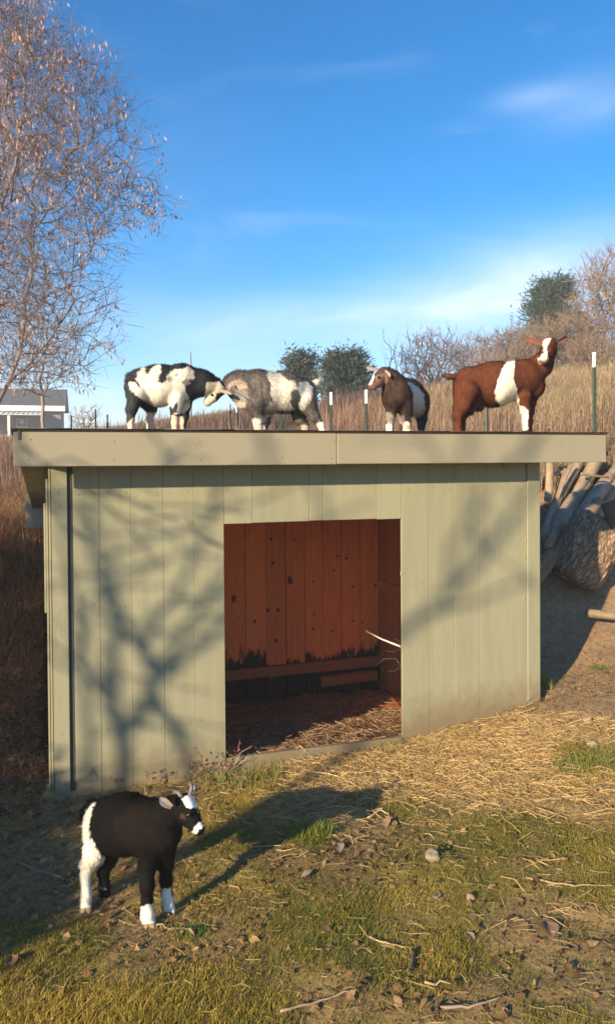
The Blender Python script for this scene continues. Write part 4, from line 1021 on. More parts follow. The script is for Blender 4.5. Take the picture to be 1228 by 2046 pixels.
shade_tree('bare_tree', 'slender bare tree behind the viewer at the left of the shed', [([(200, 1600), (187, 1537), (169, 1387), (157, 1293), (150, 1200), (127, 1080), (110, 960)], 18, 8), ([(160, 1310), (190, 1200), (200, 1120)], 9, 5)], 5.2, True)
shade_tree('bare_tree', 'leaning bare tree farther behind the viewer', [([(700, 1500), (760, 1300), (850, 1225), (900, 1190), (960, 1110), (1050, 1000), (1120, 900)], 34, 16), ([(850, 1225), (960, 1200), (1065, 1150)], 18, 10), ([(900, 1180), (900, 1090), (960, 1010), (990, 900)], 18, 9),
    ([(760, 1300), (640, 1010), (600, 900)], 20, 12), ([(960, 1110), (930, 950), (870, 880)], 12, 8)], 9.0, True)
shade_tree('bare_tree', 'young bare tree left of the viewer with one long drooping limb', [([(-330, 1560), (-300, 1300), (-250, 1000)], 14, 9), ([(-260, 1030), (-120, 985), (0, 975), (109, 979), (195, 986), (281, 1009), (360, 1046), (442, 1102)], 7, 3), ([(195, 986), (250, 1040), (300, 1058)], 3, 2)], 4.4, True)
qn, pn = np.array([-LH[1], LH[0]]), LH
def qp(q, p): return (q * LH[1] + p * LH[0], -q * LH[0] + p * LH[1])
for (q, p, hh, rr, lb) in ((-2.85, -1.2, 1.0, .22, 'narrowest shade shrub, added unseen left of the viewer'), (-3.2, -1.2, 1.15, .38, 'lowest bushy shade shrub, added unseen left of the viewer'), (-3.8, -1.2, 1.3, .4, 'low shade shrub, added unseen left of the viewer, between two bushier ones'), (-4.4, -1.2, 1.9, .5, 'bushy shade shrub, added unseen left of the viewer, beside the tallest'), (-5.15, -.9, 3.3, .65, 'tallest shade shrub, added unseen left of the viewer'), (-6.0, -.5, 2.05, .5, 'tall shade shrub, added unseen at the far end of the row left of the viewer')):  # unseen evergreens added to shade the left bank, yard and back fascia
    x, y = qp(q, p); evergreen('juniper_or_shade_shrub', lb, 0, 0, 0, rr, 5000, DGA, DGB, .35, 5, size=.2, loc=(x, y), hgt=hh)

# ------------------------------------------------------------------ grass, straw, leaves, weeds
def blades(name, label, x, y, hgt, wid, colA, colB, lean=.4, mat=None, kind='stuff', z=None, tone=None, bow=.5, dirv=None):
    n = len(x); z = gz(x, y) if z is None else z; p = np.stack([x, y, z - .004], -1)
    a = RNG.uniform(0, 2 * math.pi, n); dv = np.stack([np.cos(a), np.sin(a), np.zeros(n)], -1) if dirv is None else dirv
    s = np.stack([-dv[:, 1], dv[:, 0], np.zeros(n)], -1); tw_ = RNG.uniform(-1, 1, (n, 1)); s = s + dv * tw_; s /= np.linalg.norm(s, axis=1, keepdims=True)
    ln = np.broadcast_to(lean, (n,))[:, None] * RNG.uniform(.1, 1.6, (n, 1)); hg = np.asarray(hgt)[:, None] * RNG.uniform(.5, 1.3, (n, 1)); w = np.asarray(wid)[:, None] * .5
    m = p + dv * hg * ln * (1 - bow) * .6 + [0, 0, 1] * hg * .6; e = p + dv * hg * ln + [0, 0, 1] * hg
    V = np.stack([p - s * w, p + s * w, m + s * w * .75, m - s * w * .75, e], 1).reshape(-1, 3); b = (np.arange(n) * 5)[:, None]
    t = RNG.random((n, 1)) if tone is None else tone[:, None]
    C = np.asarray(colA) + (np.asarray(colB) - np.asarray(colA)) * t; C = C * RNG.uniform(.7, 1.25, (n, 1))
    o = mk(name, V, [b + np.array([[0, 1, 2, 3]]), b + np.array([[3, 2, 4]])], mat or M_GRASS, cols=np.repeat(C, 5, 0))
    tag(o, label, None, None, kind); return o
def scatter(n, x0, x1, y0, y1, fn):
    x = RNG.uniform(x0, x1, n); y = RNG.uniform(y0, y1, n); z = gz(x, y); zo = zones(x, y, z); k = RNG.random(n) < fn(x, y, z, *zo); return x[k], y[k], z[k], [q[k] for q in zo]
outside = lambda u, d: ~((u > -.03) & (u < WALL_W + .03) & (d > -.03) & (d < WALL_D + .05))
# short worn turf
x, y, z, zo = scatter(620000, -1.7, 2.6, 2.2, 5.4, lambda x, y, z, px, py, u, d, st, so_, lf, gr: np.clip(gr * 1.25 + .05, 0, 1) * outside(u, d) * (.35 + .65 * (2.6 / y) ** 1.3))
px, py = zo[0], zo[1]
yel = np.clip(.35 + ell(px, py, 280, 2010, 380, 90) * .7 + (fbm(x * 2.5, y * 2.5, 0, 3, 71) - .5) * 2.0 - ell(px, py, 1100, 1800, 250, 200) * .2, 0, 1)
hh = .007 + .019 * fbm(x * 6, y * 6, 0, 3, 72) ** 1.3 + ell(px, py, 1170, 1520, 70, 40) * .03 + ell(px, py, 280, 2040, 350, 60) * .02 + ell(px, py, 620, 1665, 45, 20) * .03
blades('grass', 'short worn yard grass, green to straw yellow', x, y, hh, .0020 + .0014 * RNG.random(len(x)), (.135, .145, .016), (.42, .305, .055), .9, tone=np.clip(yel + RNG.normal(0, .2, len(x)), 0, 1), z=z)
# a thin scatter of dead stems everywhere
def straws(name, label, x, y, z, L, wid, cA, cB, flat=.12, mat=None, lift=.006):
    n = len(x); a = RNG.uniform(0, 2 * math.pi, n); d = np.stack([np.cos(a), np.sin(a), RNG.normal(0, flat, n)], -1); L = L[:, None]
    zz = gz(x + d[:, 0] * L[:, 0] * .5, y + d[:, 1] * L[:, 0] * .5, True); za = gz(x - d[:, 0] * L[:, 0] * .5, y - d[:, 1] * L[:, 0] * .5, True)
    c = np.stack([x, y, np.maximum((zz + za) / 2, z) + lift + np.abs(RNG.normal(0, .008, n))], -1); d[:, 2] += (zz - za) / L[:, 0]
    s = np.stack([-d[:, 1], d[:, 0], RNG.normal(0, 1.6, n)], -1); s /= np.linalg.norm(s, axis=1, keepdims=True); w = (wid * RNG.uniform(.6, 1.3, n))[:, None] * .5
    bend = RNG.normal(0, .08, (n, 3)) * L
    V = np.stack([c - d * L * .5 - s * w, c - d * L * .5 + s * w, c + bend + s * w, c + bend - s * w, c + d * L * .5 + s * w, c + d * L * .5 - s * w], 1).reshape(-1, 3)
    b = (np.arange(n) * 6)[:, None]; C = np.asarray(cA) + (np.asarray(cB) - np.asarray(cA)) * RNG.random((n, 1))
    o = mk(name, V, b + np.array([[[0, 1, 2, 3]], [[3, 2, 4, 5]]]).reshape(1, 2, 4) if False else np.concatenate([b + np.array([[0, 1, 2, 3]]), b + np.array([[3, 2, 4, 5]])]), mat or M_STRAW, cols=np.repeat(C, 6, 0))
    tag(o, label, None, None, 'stuff'); return o
x, y, z, zo = scatter(90000, -1.2, 2.9, 2.7, 6.0, lambda x, y, z, px, py, u, d, st, so_, lf, gr: np.clip(st ** 1.6 * .72, 0, 1) * outside(u, d) * (d < .3))
straws('straw', 'golden trampled straw spread before the doorway', x, y, z, .03 + .13 * RNG.random(len(x)) ** 1.6, .0028, (.33, .215, .085), (.58, .41, .19))
x, y, z, zo = scatter(42000, -2.2, 2.9, 2.2, 6.0, lambda x, y, z, px, py, u, d, st, so_, lf, gr: .40 * outside(u, d) * (d < 1.2))
straws('dead_stems', 'loose dead grass stems strewn over the yard', x, y, z, .02 + .07 * RNG.random(len(x)) ** 2, .0017, (.16, .115, .05), (.38, .29, .13))
x, y, z, zo = scatter(30000, -1.6, 1.6, 4.2, 7.2, lambda x, y, z, px, py, u, d, st, so_, lf, gr: .45 * ((u > .1) & (u < 2.5) & (d > .02) & (d < IB - .05)))
straws('bedding', 'soiled straw bedding on the shed floor', x, y, z, RNG.uniform(.03, .16, len(x)), .0032, (.18, .11, .06), (.42, .28, .15), .2)
# dead leaves
def leaves(name, label, x, y, z, size, cA, cB, mat=None, curl=.5):
    n = len(x); a = RNG.uniform(0, 2 * math.pi, n); nr_ = np.stack([RNG.normal(0, .30, n), RNG.normal(0, .30, n), np.ones(n)], -1); nr_ /= np.linalg.norm(nr_, axis=1, keepdims=True)
    d = np.stack([np.cos(a), np.sin(a), np.zeros(n)], -1); d -= nr_ * (d * nr_).sum(1, keepdims=True); d /= np.linalg.norm(d, axis=1, keepdims=True); s = np.cross(nr_, d)
    L = size[:, None]; c = np.stack([x, y, z], -1) + nr_ * L * .18 + [0, 0, .004]; cu = RNG.normal(0, curl, (n, 1)) * L * .45; w = L * RNG.uniform(.16, .46, (n, 1)); ct = RNG.normal(0, curl, (n, 1)) * L * .4
    R_ = lambda k: RNG.uniform(.75, 1.15, (n, 1))
    V = np.stack([c - d * L * .5 + nr_ * ct, c - d * L * .18 * R_(0) + s * w * R_(0) + nr_ * cu, c + d * L * .2 * R_(0) + s * w * .8 * R_(0) + nr_ * cu, c + d * L * .5 * R_(0) + nr_ * ct,
                  c + d * L * .18 * R_(0) - s * w * .85 * R_(0) + nr_ * cu * .8, c - d * L * .2 * R_(0) - s * w * R_(0) + nr_ * cu * .8, c - d * L * .15, c + d * L * .2], 1).reshape(-1, 3)
    b = (np.arange(n) * 8)[:, None]; C = np.asarray(cA) + (np.asarray(cB) - np.asarray(cA)) * RNG.random((n, 1)); C = C * RNG.uniform(.7, 1.2, (n, 1))
    f4 = np.concatenate([b + np.array([[6, 7, 2, 1]]), b + np.array([[5, 4, 7, 6]])]); f3 = np.concatenate([b + np.array([[0, 6, 1]]), b + np.array([[0, 5, 6]]), b + np.array([[7, 3, 2]]), b + np.array([[7, 4, 3]])])
    o = mk(name, V, [f4, f3], mat or M_LEAF, cols=np.repeat(C, 8, 0)); tag(o, label, None, None, 'stuff'); return o
x, y, z, zo = scatter(36000, -2.4, 2.6, 2.2, 5.8, lambda x, y, z, px, py, u, d, st, so_, lf, gr: np.clip(.10 + lf * .5 - st * .15, 0, 1) * outside(u, d) * (d < 1.4))
leaves('leaf_litter', 'curled brown dead leaves scattered over the grass', x, y, z, .010 + .034 * RNG.random(len(x)) ** 2.2, (.14, .072, .03), (.44, .28, .135), curl=.3)
x, y, z, zo = scatter(26000, -1.8, 2.8, 2.2, 5.6, lambda x, y, z, px, py, u, d, st, so_, lf, gr: np.clip(.12 + so_ * .5 + st * .1, 0, 1) * outside(u, d) * (d < 1.0))
leaves('crumbs', 'crumbled leaf scraps and clods on the bare soil', x, y, z, RNG.uniform(.005, .014, len(x)), (.15, .09, .04), (.42, .28, .14))
# sunlit manure and bedding inside the door: lumpy
x, y, z, zo = scatter(7000, -1.0, 1.4, 4.3, 6.4, lambda x, y, z, px, py, u, d, st, so_, lf, gr: .6 * ((u > .8) & (u < 2.4) & (d > .02) & (d < 1.5)))
leaves('manure', 'crumbly dark bedding clods on the shed floor', x, y, z, RNG.uniform(.008, .024, len(x)), (.17, .10, .055), (.40, .26, .14), curl=.9)
# tall dry field grass behind the shed and along the banks
def field_pts(n, pw=1.5):
    Y = 6.4 * (1 - RNG.random(n)) ** (-1 / pw); Y = Y[Y < 60]; a = RNG.uniform(-.43, .43, len(Y)); return a * Y, Y
x, y = field_pts(210000, 1.15); u, d = loc_ud(x, y); k = (d > 1.95) & outside(u, d); x, y, d = x[k], y[k], d[k]
a = x / y; gap = (np.abs(a + .012) < .035) & (y > 8.5); k = ~gap | (RNG.random(len(x)) < .2); x, y, a, d = x[k], y[k], a[k], d[k]
near = smooth(6, 12, y)
hh = (.16 + .32 * fbm(x * .8, y * .8, 0, 3, 81)) * np.interp(a, [-.4, -.2, 0, .2, .4], [1.0, .75, .9, .85, .9]) * (.75 + .25 * near)
t = np.clip(smooth(-.05, .25, a) * .85 + (fbm(x * .7, y * .7, 0, 3, 87) - .5) * 1.4 + RNG.normal(0, .25, len(x)), 0, 1)
blades('field_grass', 'tall dry tan and russet grass covering the field and hillside', x, y, hh, .0035 + .00065 * y, (.215, .135, .09), (.38, .295, .18), .55, tone=t)
# stemmy brush in the middle of the field, reddish brown
x, y = field_pts(26000, 1.3); k = (y > 8) & (y < 24) & (RNG.random(len(x)) < np.where(x / y < .16, .8, .55 * (fbm(x * .5, y * .5, 0, 3, 88) > .48))); x, y = x[k], y[k]; u, d = loc_ud(x, y); k = d > 2.6; x, y = x[k], y[k]; a = x / y
k = ~((np.abs(a + .012) < .03)) ; x, y, a = x[k], y[k], a[k]
blades('tall_weeds', 'stiff reddish brown weed stalks standing in the field', x, y, .28 + .42 * fbm(x * .9, y * .9, 0, 3, 83), .004 + .0005 * y, (.16, .09, .075), (.33, .215, .165), .16)
# left bank: dense weeds, leaves and stems in shade
x, y, z, zo = scatter(42000, -3.6, -1.2, 4.4, 8.6, lambda x, y, z, px, py, u, d, st, so_, lf, gr: (u < -.04) * np.clip(.25 + d * .3, 0, 1))
u, d = loc_ud(x, y)
blades('bank_weeds', 'tangled russet weeds on the bank at the left of the shed', x, y, .06 + .28 * smooth(.6, 2.0, d) * RNG.random(len(x)), .0035 + .002 * RNG.random(len(x)), (.17, .066, .03), (.36, .19, .085), .9, z=z)
x, y, z, zo = scatter(14000, -3.4, -1.2, 4.0, 7.4, lambda x, y, z, px, py, u, d, st, so_, lf, gr: .6 * (u < -.04))
leaves('bank_leaves', 'dead leaves lying on the bank at the left of the shed', x, y, z, RNG.uniform(.02, .05, len(x)), (.13, .05, .022), (.32, .15, .065))
# right bank: sparse stems and scraps
x, y, z, zo = scatter(5000, 1.6, 4.4, 5.0, 8.6, lambda x, y, z, px, py, u, d, st, so_, lf, gr: .35 * (u > WALL_W + .05))
leaves('bank_scraps', 'leaf scraps on the bare earth beside the log pile', x, y, z, RNG.uniform(.008, .032, len(x)), (.20, .12, .07), (.44, .31, .2))
# green tufts against the shed
def tuft(label, cx, cy, r, n, h, cA, cB, lean=.8):
    c = hit(cx, cy); x = c[0] + np.clip(RNG.normal(0, r, n), -1.5 * r, 1.5 * r); y = c[1] + np.clip(RNG.normal(0, r * .6, n), -r, r); u, d = loc_ud(x, y); k = outside(u, d) | (u > WALL_W); x, y = x[k], y[k]
    o = blades('grass_tuft', label, x, y, np.full(len(x), h), np.full(len(x), .0032), cA, cB, lean, kind='thing'); o['category'] = 'grass tuft'; o['group'] = 'grass tufts'; return o
GA, GBc = (.07, .14, .025), (.28, .27, .07)
tuft('green and yellow grass tuft at the right foot of the shed', 1055, 1400, .09, 700, .09, GA, (.40, .34, .10))
tuft('small green grass patch on the bare earth right of the shed', 1196, 1337, .04, 160, .035, GA, GBc)
tuft('grass tuft sprouting under the right end of the door sill', 770, 1492, .09, 260, .045, GA, GBc)
tuft('bright green grass clump in the sun behind the goat shadow', 622, 1668, .06, 700, .05, (.09, .18, .02), (.26, .28, .05))
tuft('green grass growing below the left end of the door sill', 480, 1560, .14, 500, .07, GA, (.33, .29, .09))
tuft('yellow-green grass at the right edge beyond the straw', 1180, 1530, .12, 1100, .055, GA, (.33, .30, .08))
tuft('small green weeds in front of the black goat', 385, 1868, .04, 150, .03, (.05, .12, .03), (.10, .2, .04))
# dry weed stalks along the foot of the front wall
def weed(label, px, py, n, h, sp, col=((.20, .13, .08), (.34, .23, .14)), leafy=0.0):
    c = hit(px, py); t = empty('dry_weed', c); tag(t, label, 'weed', 'dry weeds along the shed wall'); A, B, ra, rb = [], [], [], []; lp = []
    for k in range(n):
        p = np.array([RNG.normal(0, sp), RNG.normal(0, sp * .3), -.02]); d = np.array([RNG.normal(0, .4), RNG.normal(0, .18) - .05, 1.0]); L = h * RNG.uniform(.5, 1.15) / 5
        for s in range(5):
            q = p + d / np.linalg.norm(d) * L; A.append(p); B.append(q); ra.append(.0026 - .0003 * s); rb.append(.0023 - .0003 * s); p = q; d = d + RNG.normal(0, .32, 3) * [1, .4, .6] - [0, 0, .10 * s * RNG.random()]
            if s > 0 and RNG.random() < .6:
                e = p + RNG.normal(0, 1, 3) * [.03, .015, .02] + [0, 0, .015]; A.append(p); B.append(e); ra.append(.0015); rb.append(.0008); lp.append(e)
    V, f = tubes(A, B, ra, rb, 4); C = np.array(col[0]) + (np.array(col[1]) - np.array(col[0])) * RNG.random((len(A), 1)); mk('stems', V, f, M_TWIG, t, cols=np.repeat(C, 8, 0))
    if leafy and lp:
        lp = np.array(lp); m = int(len(lp) * leafy * 4); i = RNG.integers(0, len(lp), m); p = lp[i] + RNG.normal(0, .012, (m, 3)); d = RNG.normal(0, 1, (m, 3)); d /= np.linalg.norm(d, axis=1, keepdims=True); s = np.cross(d, RNG.normal(0, 1, (m, 3))); s /= np.linalg.norm(s, axis=1, keepdims=True)
        V = np.stack([p, p + d * .010 + s * .005, p + d * .022, p + d * .010 - s * .005], 1).reshape(-1, 3); C = np.array([.25, .16, .10]) * RNG.uniform(.6, 1.4, (m, 1))
        mk('leaves', V, (np.arange(m) * 4)[:, None] + np.array([[0, 1, 2, 3]]), M_LEAF, t, cols=np.repeat(C, 4, 0))
weed('bare bent weed stalks against the wall, above the goat rump', 205, 1572, 5, .13, .05)
weed('sparse dry weeds at the wall, above the middle of the goat', 262, 1568, 6, .11, .06, leafy=.4)
weed('dry curled weeds at the wall between goat back and head', 320, 1562, 7, .11, .06, leafy=.3)
weed('feathery brown weed behind the black goat horns', 385, 1552, 11, .16, .05, leafy=1.0)
weed('leafy dry weed at the left corner of the doorway', 432, 1545, 10, .13, .06, leafy=1.0)
weed('pale curled stalk at the left jamb of the doorway', 466, 1535, 4, .17, .02, ((.34, .25, .19), (.5, .36, .28)), .6)
weed('bent brown stalks in the grass at lower left', 60, 1990, 4, .10, .05)
# ------------------------------------------------------------------ single stones, sticks, leaves in the foreground
def rock(label, px, py, w, h, col, name='stone'):
    c = hit(px, py); k = c[1] / F; bm = bmesh.new(); bmesh.ops.create_icosphere(bm, subdivisions=3, radius=1.0)
    off = RNG.uniform(0, 50); P_ = np.array([v.co[:] for v in bm.verts]); n_ = .45 + 1.1 * fbm(P_[:, 0] * 1.5 + off, P_[:, 1] * 1.5, P_[:, 2] * 1.5, 2, 3)
    for v, q in zip(bm.verts, n_): v.co = Vector((v.co.x * w * k * q * .5, v.co.y * w * k * q * .42, v.co.z * h * k * q * .5))
    bm.normal_update(); V = np.array([v.co[:] for v in bm.verts]); f = np.array([[q.index for q in g.verts] for g in bm.faces]); bm.free()
    V[:, 2] += h * k * .36
    o = mk(name, V, f, M_STONE, cols=np.tile(col, (len(V), 1)), smooth_=True, loc=c); tag(o, label, 'stone', 'stones in the yard'); return o
rock('pale rounded stone lying in the grass, the largest of the yard', 862, 1718, 32, 24, (.24, .195, .145))
rock('small reddish tan stone in the grass below the pale one', 940, 1800, 18, 17, (.27, .17, .11))
rock('small pinkish stone on bare earth near the shed corner', 1172, 1445, 17, 13, (.30, .21, .15))
rock('pale flat stone at the right edge of the straw', 1182, 1494, 22, 15, (.32, .26, .2))
def stick(label, pts, r, col, lift=.008, name='stick'):
    c = hit(*pts[0]); q = [hit(*p) - c + [0, 0, lift + RNG.uniform(0, .01)] for p in pts]; q = np.array(q); tt = np.linspace(0, 1, len(q)); fn = np.linspace(0, 1, len(q) * 3)
    Q = np.stack([np.interp(fn, tt, q[:, i]) for i in range(3)], -1) + RNG.normal(0, .0025, (len(fn), 3))
    V, f = polytube(Q, r * np.interp(fn, [0, 1], [1.15, .6]), 6); o = mk(name, V, f, M_TWIG, cols=np.tile(col, (len(V), 1)), smooth_=True, loc=c); tag(o, label, 'stick', 'sticks on the ground'); return o
PALE = (.25, .2, .13)
stick('pale forked twig at the front hoof of the black goat', [(312, 1853), (335, 1862), (362, 1860), (388, 1866)], .003, PALE)
stick('long thin pale twig curving across the grass at right', [(1050, 1758), (1100, 1768), (1150, 1775), (1222, 1775)], .0035, (.3, .23, .14))
stick('pale straw-coloured twig in the lower middle', [(738, 1880), (770, 1895), (815, 1902)], .003, (.36, .28, .15))
stick('grey twig lying along the bottom edge', [(880, 2022), (935, 2022), (1000, 2002)], .005, (.24, .19, .14))
stick('short pale stick right of the bottom centre', [(850, 1976), (900, 1972)], .004, (.34, .26, .15))
stick('dark short branch pointing down in the lower middle', [(826, 1908), (822, 1940), (816, 1958)], .007, (.09, .07, .055))
stick('thin twig on the dark leaf litter at far left', [(30, 1725), (80, 1748), (130, 1762)], .004, (.25, .19, .14))
stick('bent stalk loop lying on the straw', [(735, 1640), (760, 1625), (775, 1632), (780, 1650)], .0035, (.55, .42, .28))
stick('long straw stalk lying across the straw', [(620, 1545), (690, 1560), (760, 1558)], .003, (.62, .48, .28))
stick('dark twig standing from the bottom left grass', [(560, 2030), (640, 2008), (700, 1988)], .004, (.3, .22, .15))
def bigleaf(label, px, py, w, h, col):
    c = hit(px, py); k = c[1] / F; A = 7; V = []; 
    for i in range(A):
        t = i / (A - 1); ww = w * k * .5 * math.sin(math.pi * (.08 + .86 * t)) ** .7
        for s in (-1, -.5, 0, .5, 1): V.append((ww * s + .15 * w * k * math.sin(3 * t), (t - .5) * h * k * 1.1, .006 + abs(s) ** 1.6 * ww * .45 + .12 * h * k * math.sin(2.6 * t)))
    V = np.array(V); k5 = [(i * 5 + j, i * 5 + j + 1, (i + 1) * 5 + j + 1, (i + 1) * 5 + j) for i in range(A - 1) for j in range(4)]
    m = len(V); V2 = V - [0, 0, .0015]; f = np.array(k5 + [tuple(m + q for q in g[::-1]) for g in k5])
    o = mk('dead_leaf', np.concatenate([V, V2]), f, M_LEAF, cols=np.tile(col, (2 * m, 1)), smooth_=True, loc=c); o.rotation_euler = (RNG.uniform(-.15, .35), RNG.uniform(-.3, .3), RNG.uniform(-.9, .9)); tag(o, label, 'leaf', 'large pale leaves in the grass'); return o
bigleaf('white curled leaf in the grass left of centre', 613, 1752, 16, 26, (.34, .28, .2)); bigleaf('pale bleached leaf beside the bright grass clump', 676, 1700, 20, 24, (.32, .26, .2))
bigleaf('large tan curled leaf at lower right', 1092, 1862, 34, 34, (.24, .16, .11)); bigleaf('pale upright leaf right of the lower middle', 938, 1876, 14, 20, (.32, .25, .17))
bigleaf('small bleached leaf scrap in the right middle grass', 872, 1796, 16, 10, (.36, .31, .25)); bigleaf('broad green leaf by the wall above the black goat', 436, 1566, 26, 22, (.16, .2, .06)); bigleaf('curled leaf on the straw near its lower edge', 766, 1650, 26, 20, (.3, .21, .13))
bigleaf('brown leaf under the left edge grass', 20, 1930, 26, 34, (.26, .15, .09))
# ------------------------------------------------------------------ log pile
def log(label, a, b, Ya, Yb, r0, r1, col, name='log', n=14, rough=.08, seg=9, ends=(1, 1), furrow=0.0, ragged=0.0):
    A, B = P(*a, Ya), P(*b, Yb); ra, rb = r0 * Ya / F, r1 * Yb / F; t = np.linspace(0, 1, seg); ax = B - A; L = np.linalg.norm(ax); ax /= L
    ref = np.array([0, 0, 1.0]) if abs(ax[2]) < .8 else np.array([0, 1.0, 0]); u = np.cross(ax, ref); u /= np.linalg.norm(u); v = np.cross(ax, u); off = RNG.uniform(0, 90)
    g = empty(name, A); tag(g, label, 'log', 'logs leaning in the pile beside the shed')
    an = np.arange(n) * 2 * math.pi / n; T, AN = np.meshgrid(t, an, indexing='ij'); cx = L * .03 * np.sin(T * 3 + off)
    R = (ra + (rb - ra) * T) * (1 + rough * (fbm(np.cos(AN) * 1.4 + off, np.sin(AN) * 1.4, T * L * 7, 4, 8) - .5) * 3)
    if furrow: R = R + furrow * (np.abs(fbm(AN * n / 6.28 * .36, T * L * 5 + off, 0, 2, 55) - .5) * 2) - furrow * .5
    if ragged: R = R * np.clip(1 - ((np.abs(T - .5) * 2) ** 9) * .32, .1, 1)
    TL = T * L + (ragged * (fbm(np.cos(AN) * 2.2 + off, np.sin(AN) * 2.2, 0, 4, 66) - .5) * 2 * np.abs(T - .5) * 2)
    V = A + ax * TL[..., None] + u * (R * np.cos(AN) + cx * .6)[..., None] + v * (R * np.sin(AN) + cx)[..., None]; V = V.reshape(-1, 3) - A
    i, k = np.meshgrid(np.arange(seg - 1), np.arange(n), indexing='ij'); Q = np.stack([i * n + k, i * n + (k + 1) % n, (i + 1) * n + (k + 1) % n, (i + 1) * n + k], -1).reshape(-1, 4)
    C = np.array(col) * (.7 + .6 * fbm(AN * 2, T * L * 5 + off, 0, 3, 19)).reshape(-1, 1)
    if furrow: C = C * np.clip(.45 + (R.reshape(-1, 1) - R.min()) / (R.max() - R.min() + 1e-9), .35, 1.2)
    bo = mk('bark', V, Q, M_LOG if furrow else M_POLE, g, cols=C, smooth_=True); at_ = bo.data.attributes.new('Bark', 'FLOAT_VECTOR', 'POINT')
    at_.data.foreach_set('vector', np.stack([R * np.cos(AN) + off, R * np.sin(AN), T * L * .30], -1).reshape(-1).astype(np.float32))
    for e, s in ((0, -1), (seg - 1, 1)):
        ring = V[e * n:(e + 1) * n]; c = ring.mean(0); inn = c + (ring - c) * .55 + ax * s * RNG.uniform(.001, .006); V2 = np.concatenate([ring, inn, [c + ax * s * .004]]); kk_ = np.arange(n); nx = (kk_ + 1) % n
        q4 = np.stack([kk_, nx, nx + n, kk_ + n], -1); q3 = np.stack([kk_ + n, nx + n, np.full(n, 2 * n)], -1)
        if s < 0: q4, q3 = q4[:, ::-1], q3[:, ::-1]
        mk('cut_end', V2, [q4, q3], M_LOGEND, g)
    return g
GR, TN, DK = (.28, .205, .14), (.32, .23, .14), (.19, .135, .09)
log('pale straight pole nearest the shed wall in the log pile', (1099, 905), (1092, 1000), 7.3, 6.9, 7.5, 8, TN, 'pole', rough=.04)
log('thin grey log second from the shed wall', (1133, 940), (1085, 1075), 7.4, 6.6, 9, 10, GR)
log('weathered log with a pale chip near its top', (1155, 925), (1108, 1010), 7.5, 6.9, 10, 10, GR)
log('thick pale forked log in the middle of the pile', (1192, 915), (1125, 1050), 7.5, 6.6, 13, 13, TN)
log('grey splintered limb wedged beneath the thick pale log', (1170, 950), (1095, 1090), 7.2, 6.4, 10, 9, GR)
log('knotty rounded log at upper right of the pile', (1208, 966), (1155, 1040), 7.2, 6.7, 15, 15, (.31, .22, .17))
log('grey log behind the knotty one at the right edge', (1240, 960), (1180, 1045), 7.5, 6.9, 12, 12, GR)
log('dark bark log with pale end leaning at the right edge', (1217, 1000), (1255, 1085), 6.25, 6.2, 17, 22, (.09, .07, .055))
log('split grey log low against the shed wall', (1152, 1040), (1078, 1150), 6.7, 6.15, 12, 11, DK)
log('low dark log at the foot of the pile beside the wall', (1130, 1075), (1072, 1135), 6.6, 6.2, 11, 10, DK)
log('huge furrowed bark log lying at the front of the pile', (1207, 1040), (1138, 1160), 6.42, 6.42, 56, 54, (.27, .185, .125), n=130, seg=60, rough=.04, furrow=.03, ragged=.05)
log('pale debarked slab lying on the ground at the right edge', (1170, 1222), (1262, 1240), 6.0, 5.95, 9, 8, (.23, .18, .11), 'slab', rough=.05)
log('thin crooked branch lying across the log tops', (1108, 1000), (1145, 930), 6.9, 7.2, 3.5, 2.5, GR, 'branch', rough=.03)
log('thin branch lying over the right logs', (1160, 945), (1215, 955), 7.0, 7.0, 3, 2, DK, 'branch', rough=.03)
log('short thick weathered log tucked under the pale forked one', (1150, 985), (1105, 1060), 6.95, 6.6, 11, 12, (.26, .2, .15), ragged=.04)
log('slim bent pole crossing the top of the pile beneath the fascia', (1110, 948), (1178, 928), 7.3, 7.6, 5, 4, TN, 'pole', rough=.04)
log('stubby dark log between the knotty log and the bark log', (1195, 1000), (1150, 1058), 6.85, 6.6, 11, 12, DK, ragged=.04)
log('crooked grey limb behind the pile at the far right', (1236, 925), (1196, 985), 7.6, 7.3, 8, 9, GR, ragged=.04)
log('rough brown log end poking out at the top of the pile', (1222, 948), (1176, 990), 7.5, 7.2, 9, 10, (.28, .2, .14), ragged=.05)
# ------------------------------------------------------------------ fence
FG = 'green steel fence posts with white tops'
def tpost(label, px, ytop, Y, wh=.14, lean=0.0, white=True):
    top = P(px, ytop, Y); g = float(gz(top[0], top[1])); H = top[2] - g; t = empty('fence_post', (top[0], top[1], g)); tag(t, label, 'fence post', FG); t.rotation_euler = (0, lean, RNG.uniform(-.3, .3) + math.pi)
    w, th = .035, .004
    def tee(z0, z1): return [((-w / 2, -th / 2, z0), (w / 2, th / 2, z1)), ((-th / 2, th / 2, z0), (th / 2, .034, z1))]
    def stack(name, zs, mat):
        bm = bmesh.new()
        for a, b in zs:
            m = bmesh.ops.create_cube(bm, size=1.0)
            for v in m['verts']: v.co = Vector([(a[i] + b[i]) / 2 + v.co[i] * (b[i] - a[i]) for i in range(3)])
        bmobj(name, bm, mat, t)
    zc_ = H - wh if white else H
    studs = [((-.005, -.012, z_), (.005, -th / 2, z_ + .012)) for z_ in np.arange(.2, zc_ - .05, .055 if Y < 12 else .11)]
    stack('post', tee(-.3, zc_) + studs, M_POST)
    if white: stack('white_top', tee(zc_, H), M_POSTW)
    return t
tpost('tall green post at the right end of the roof, white topped', 1186, 704, 7.6, .145)
tpost('green post beside the muzzle of the dark grizzled goat', 731, 779, 8.6, .15)
tpost('green post between the juniper and the dark grizzled goat', 661, 784, 9.3, .15)
tpost('green post seen beneath the belly of the brown goat', 972, 775, 8.0, .12)
tpost('green post seen beneath the belly of the roan grey goat', 562, 790, 10.0, .12)
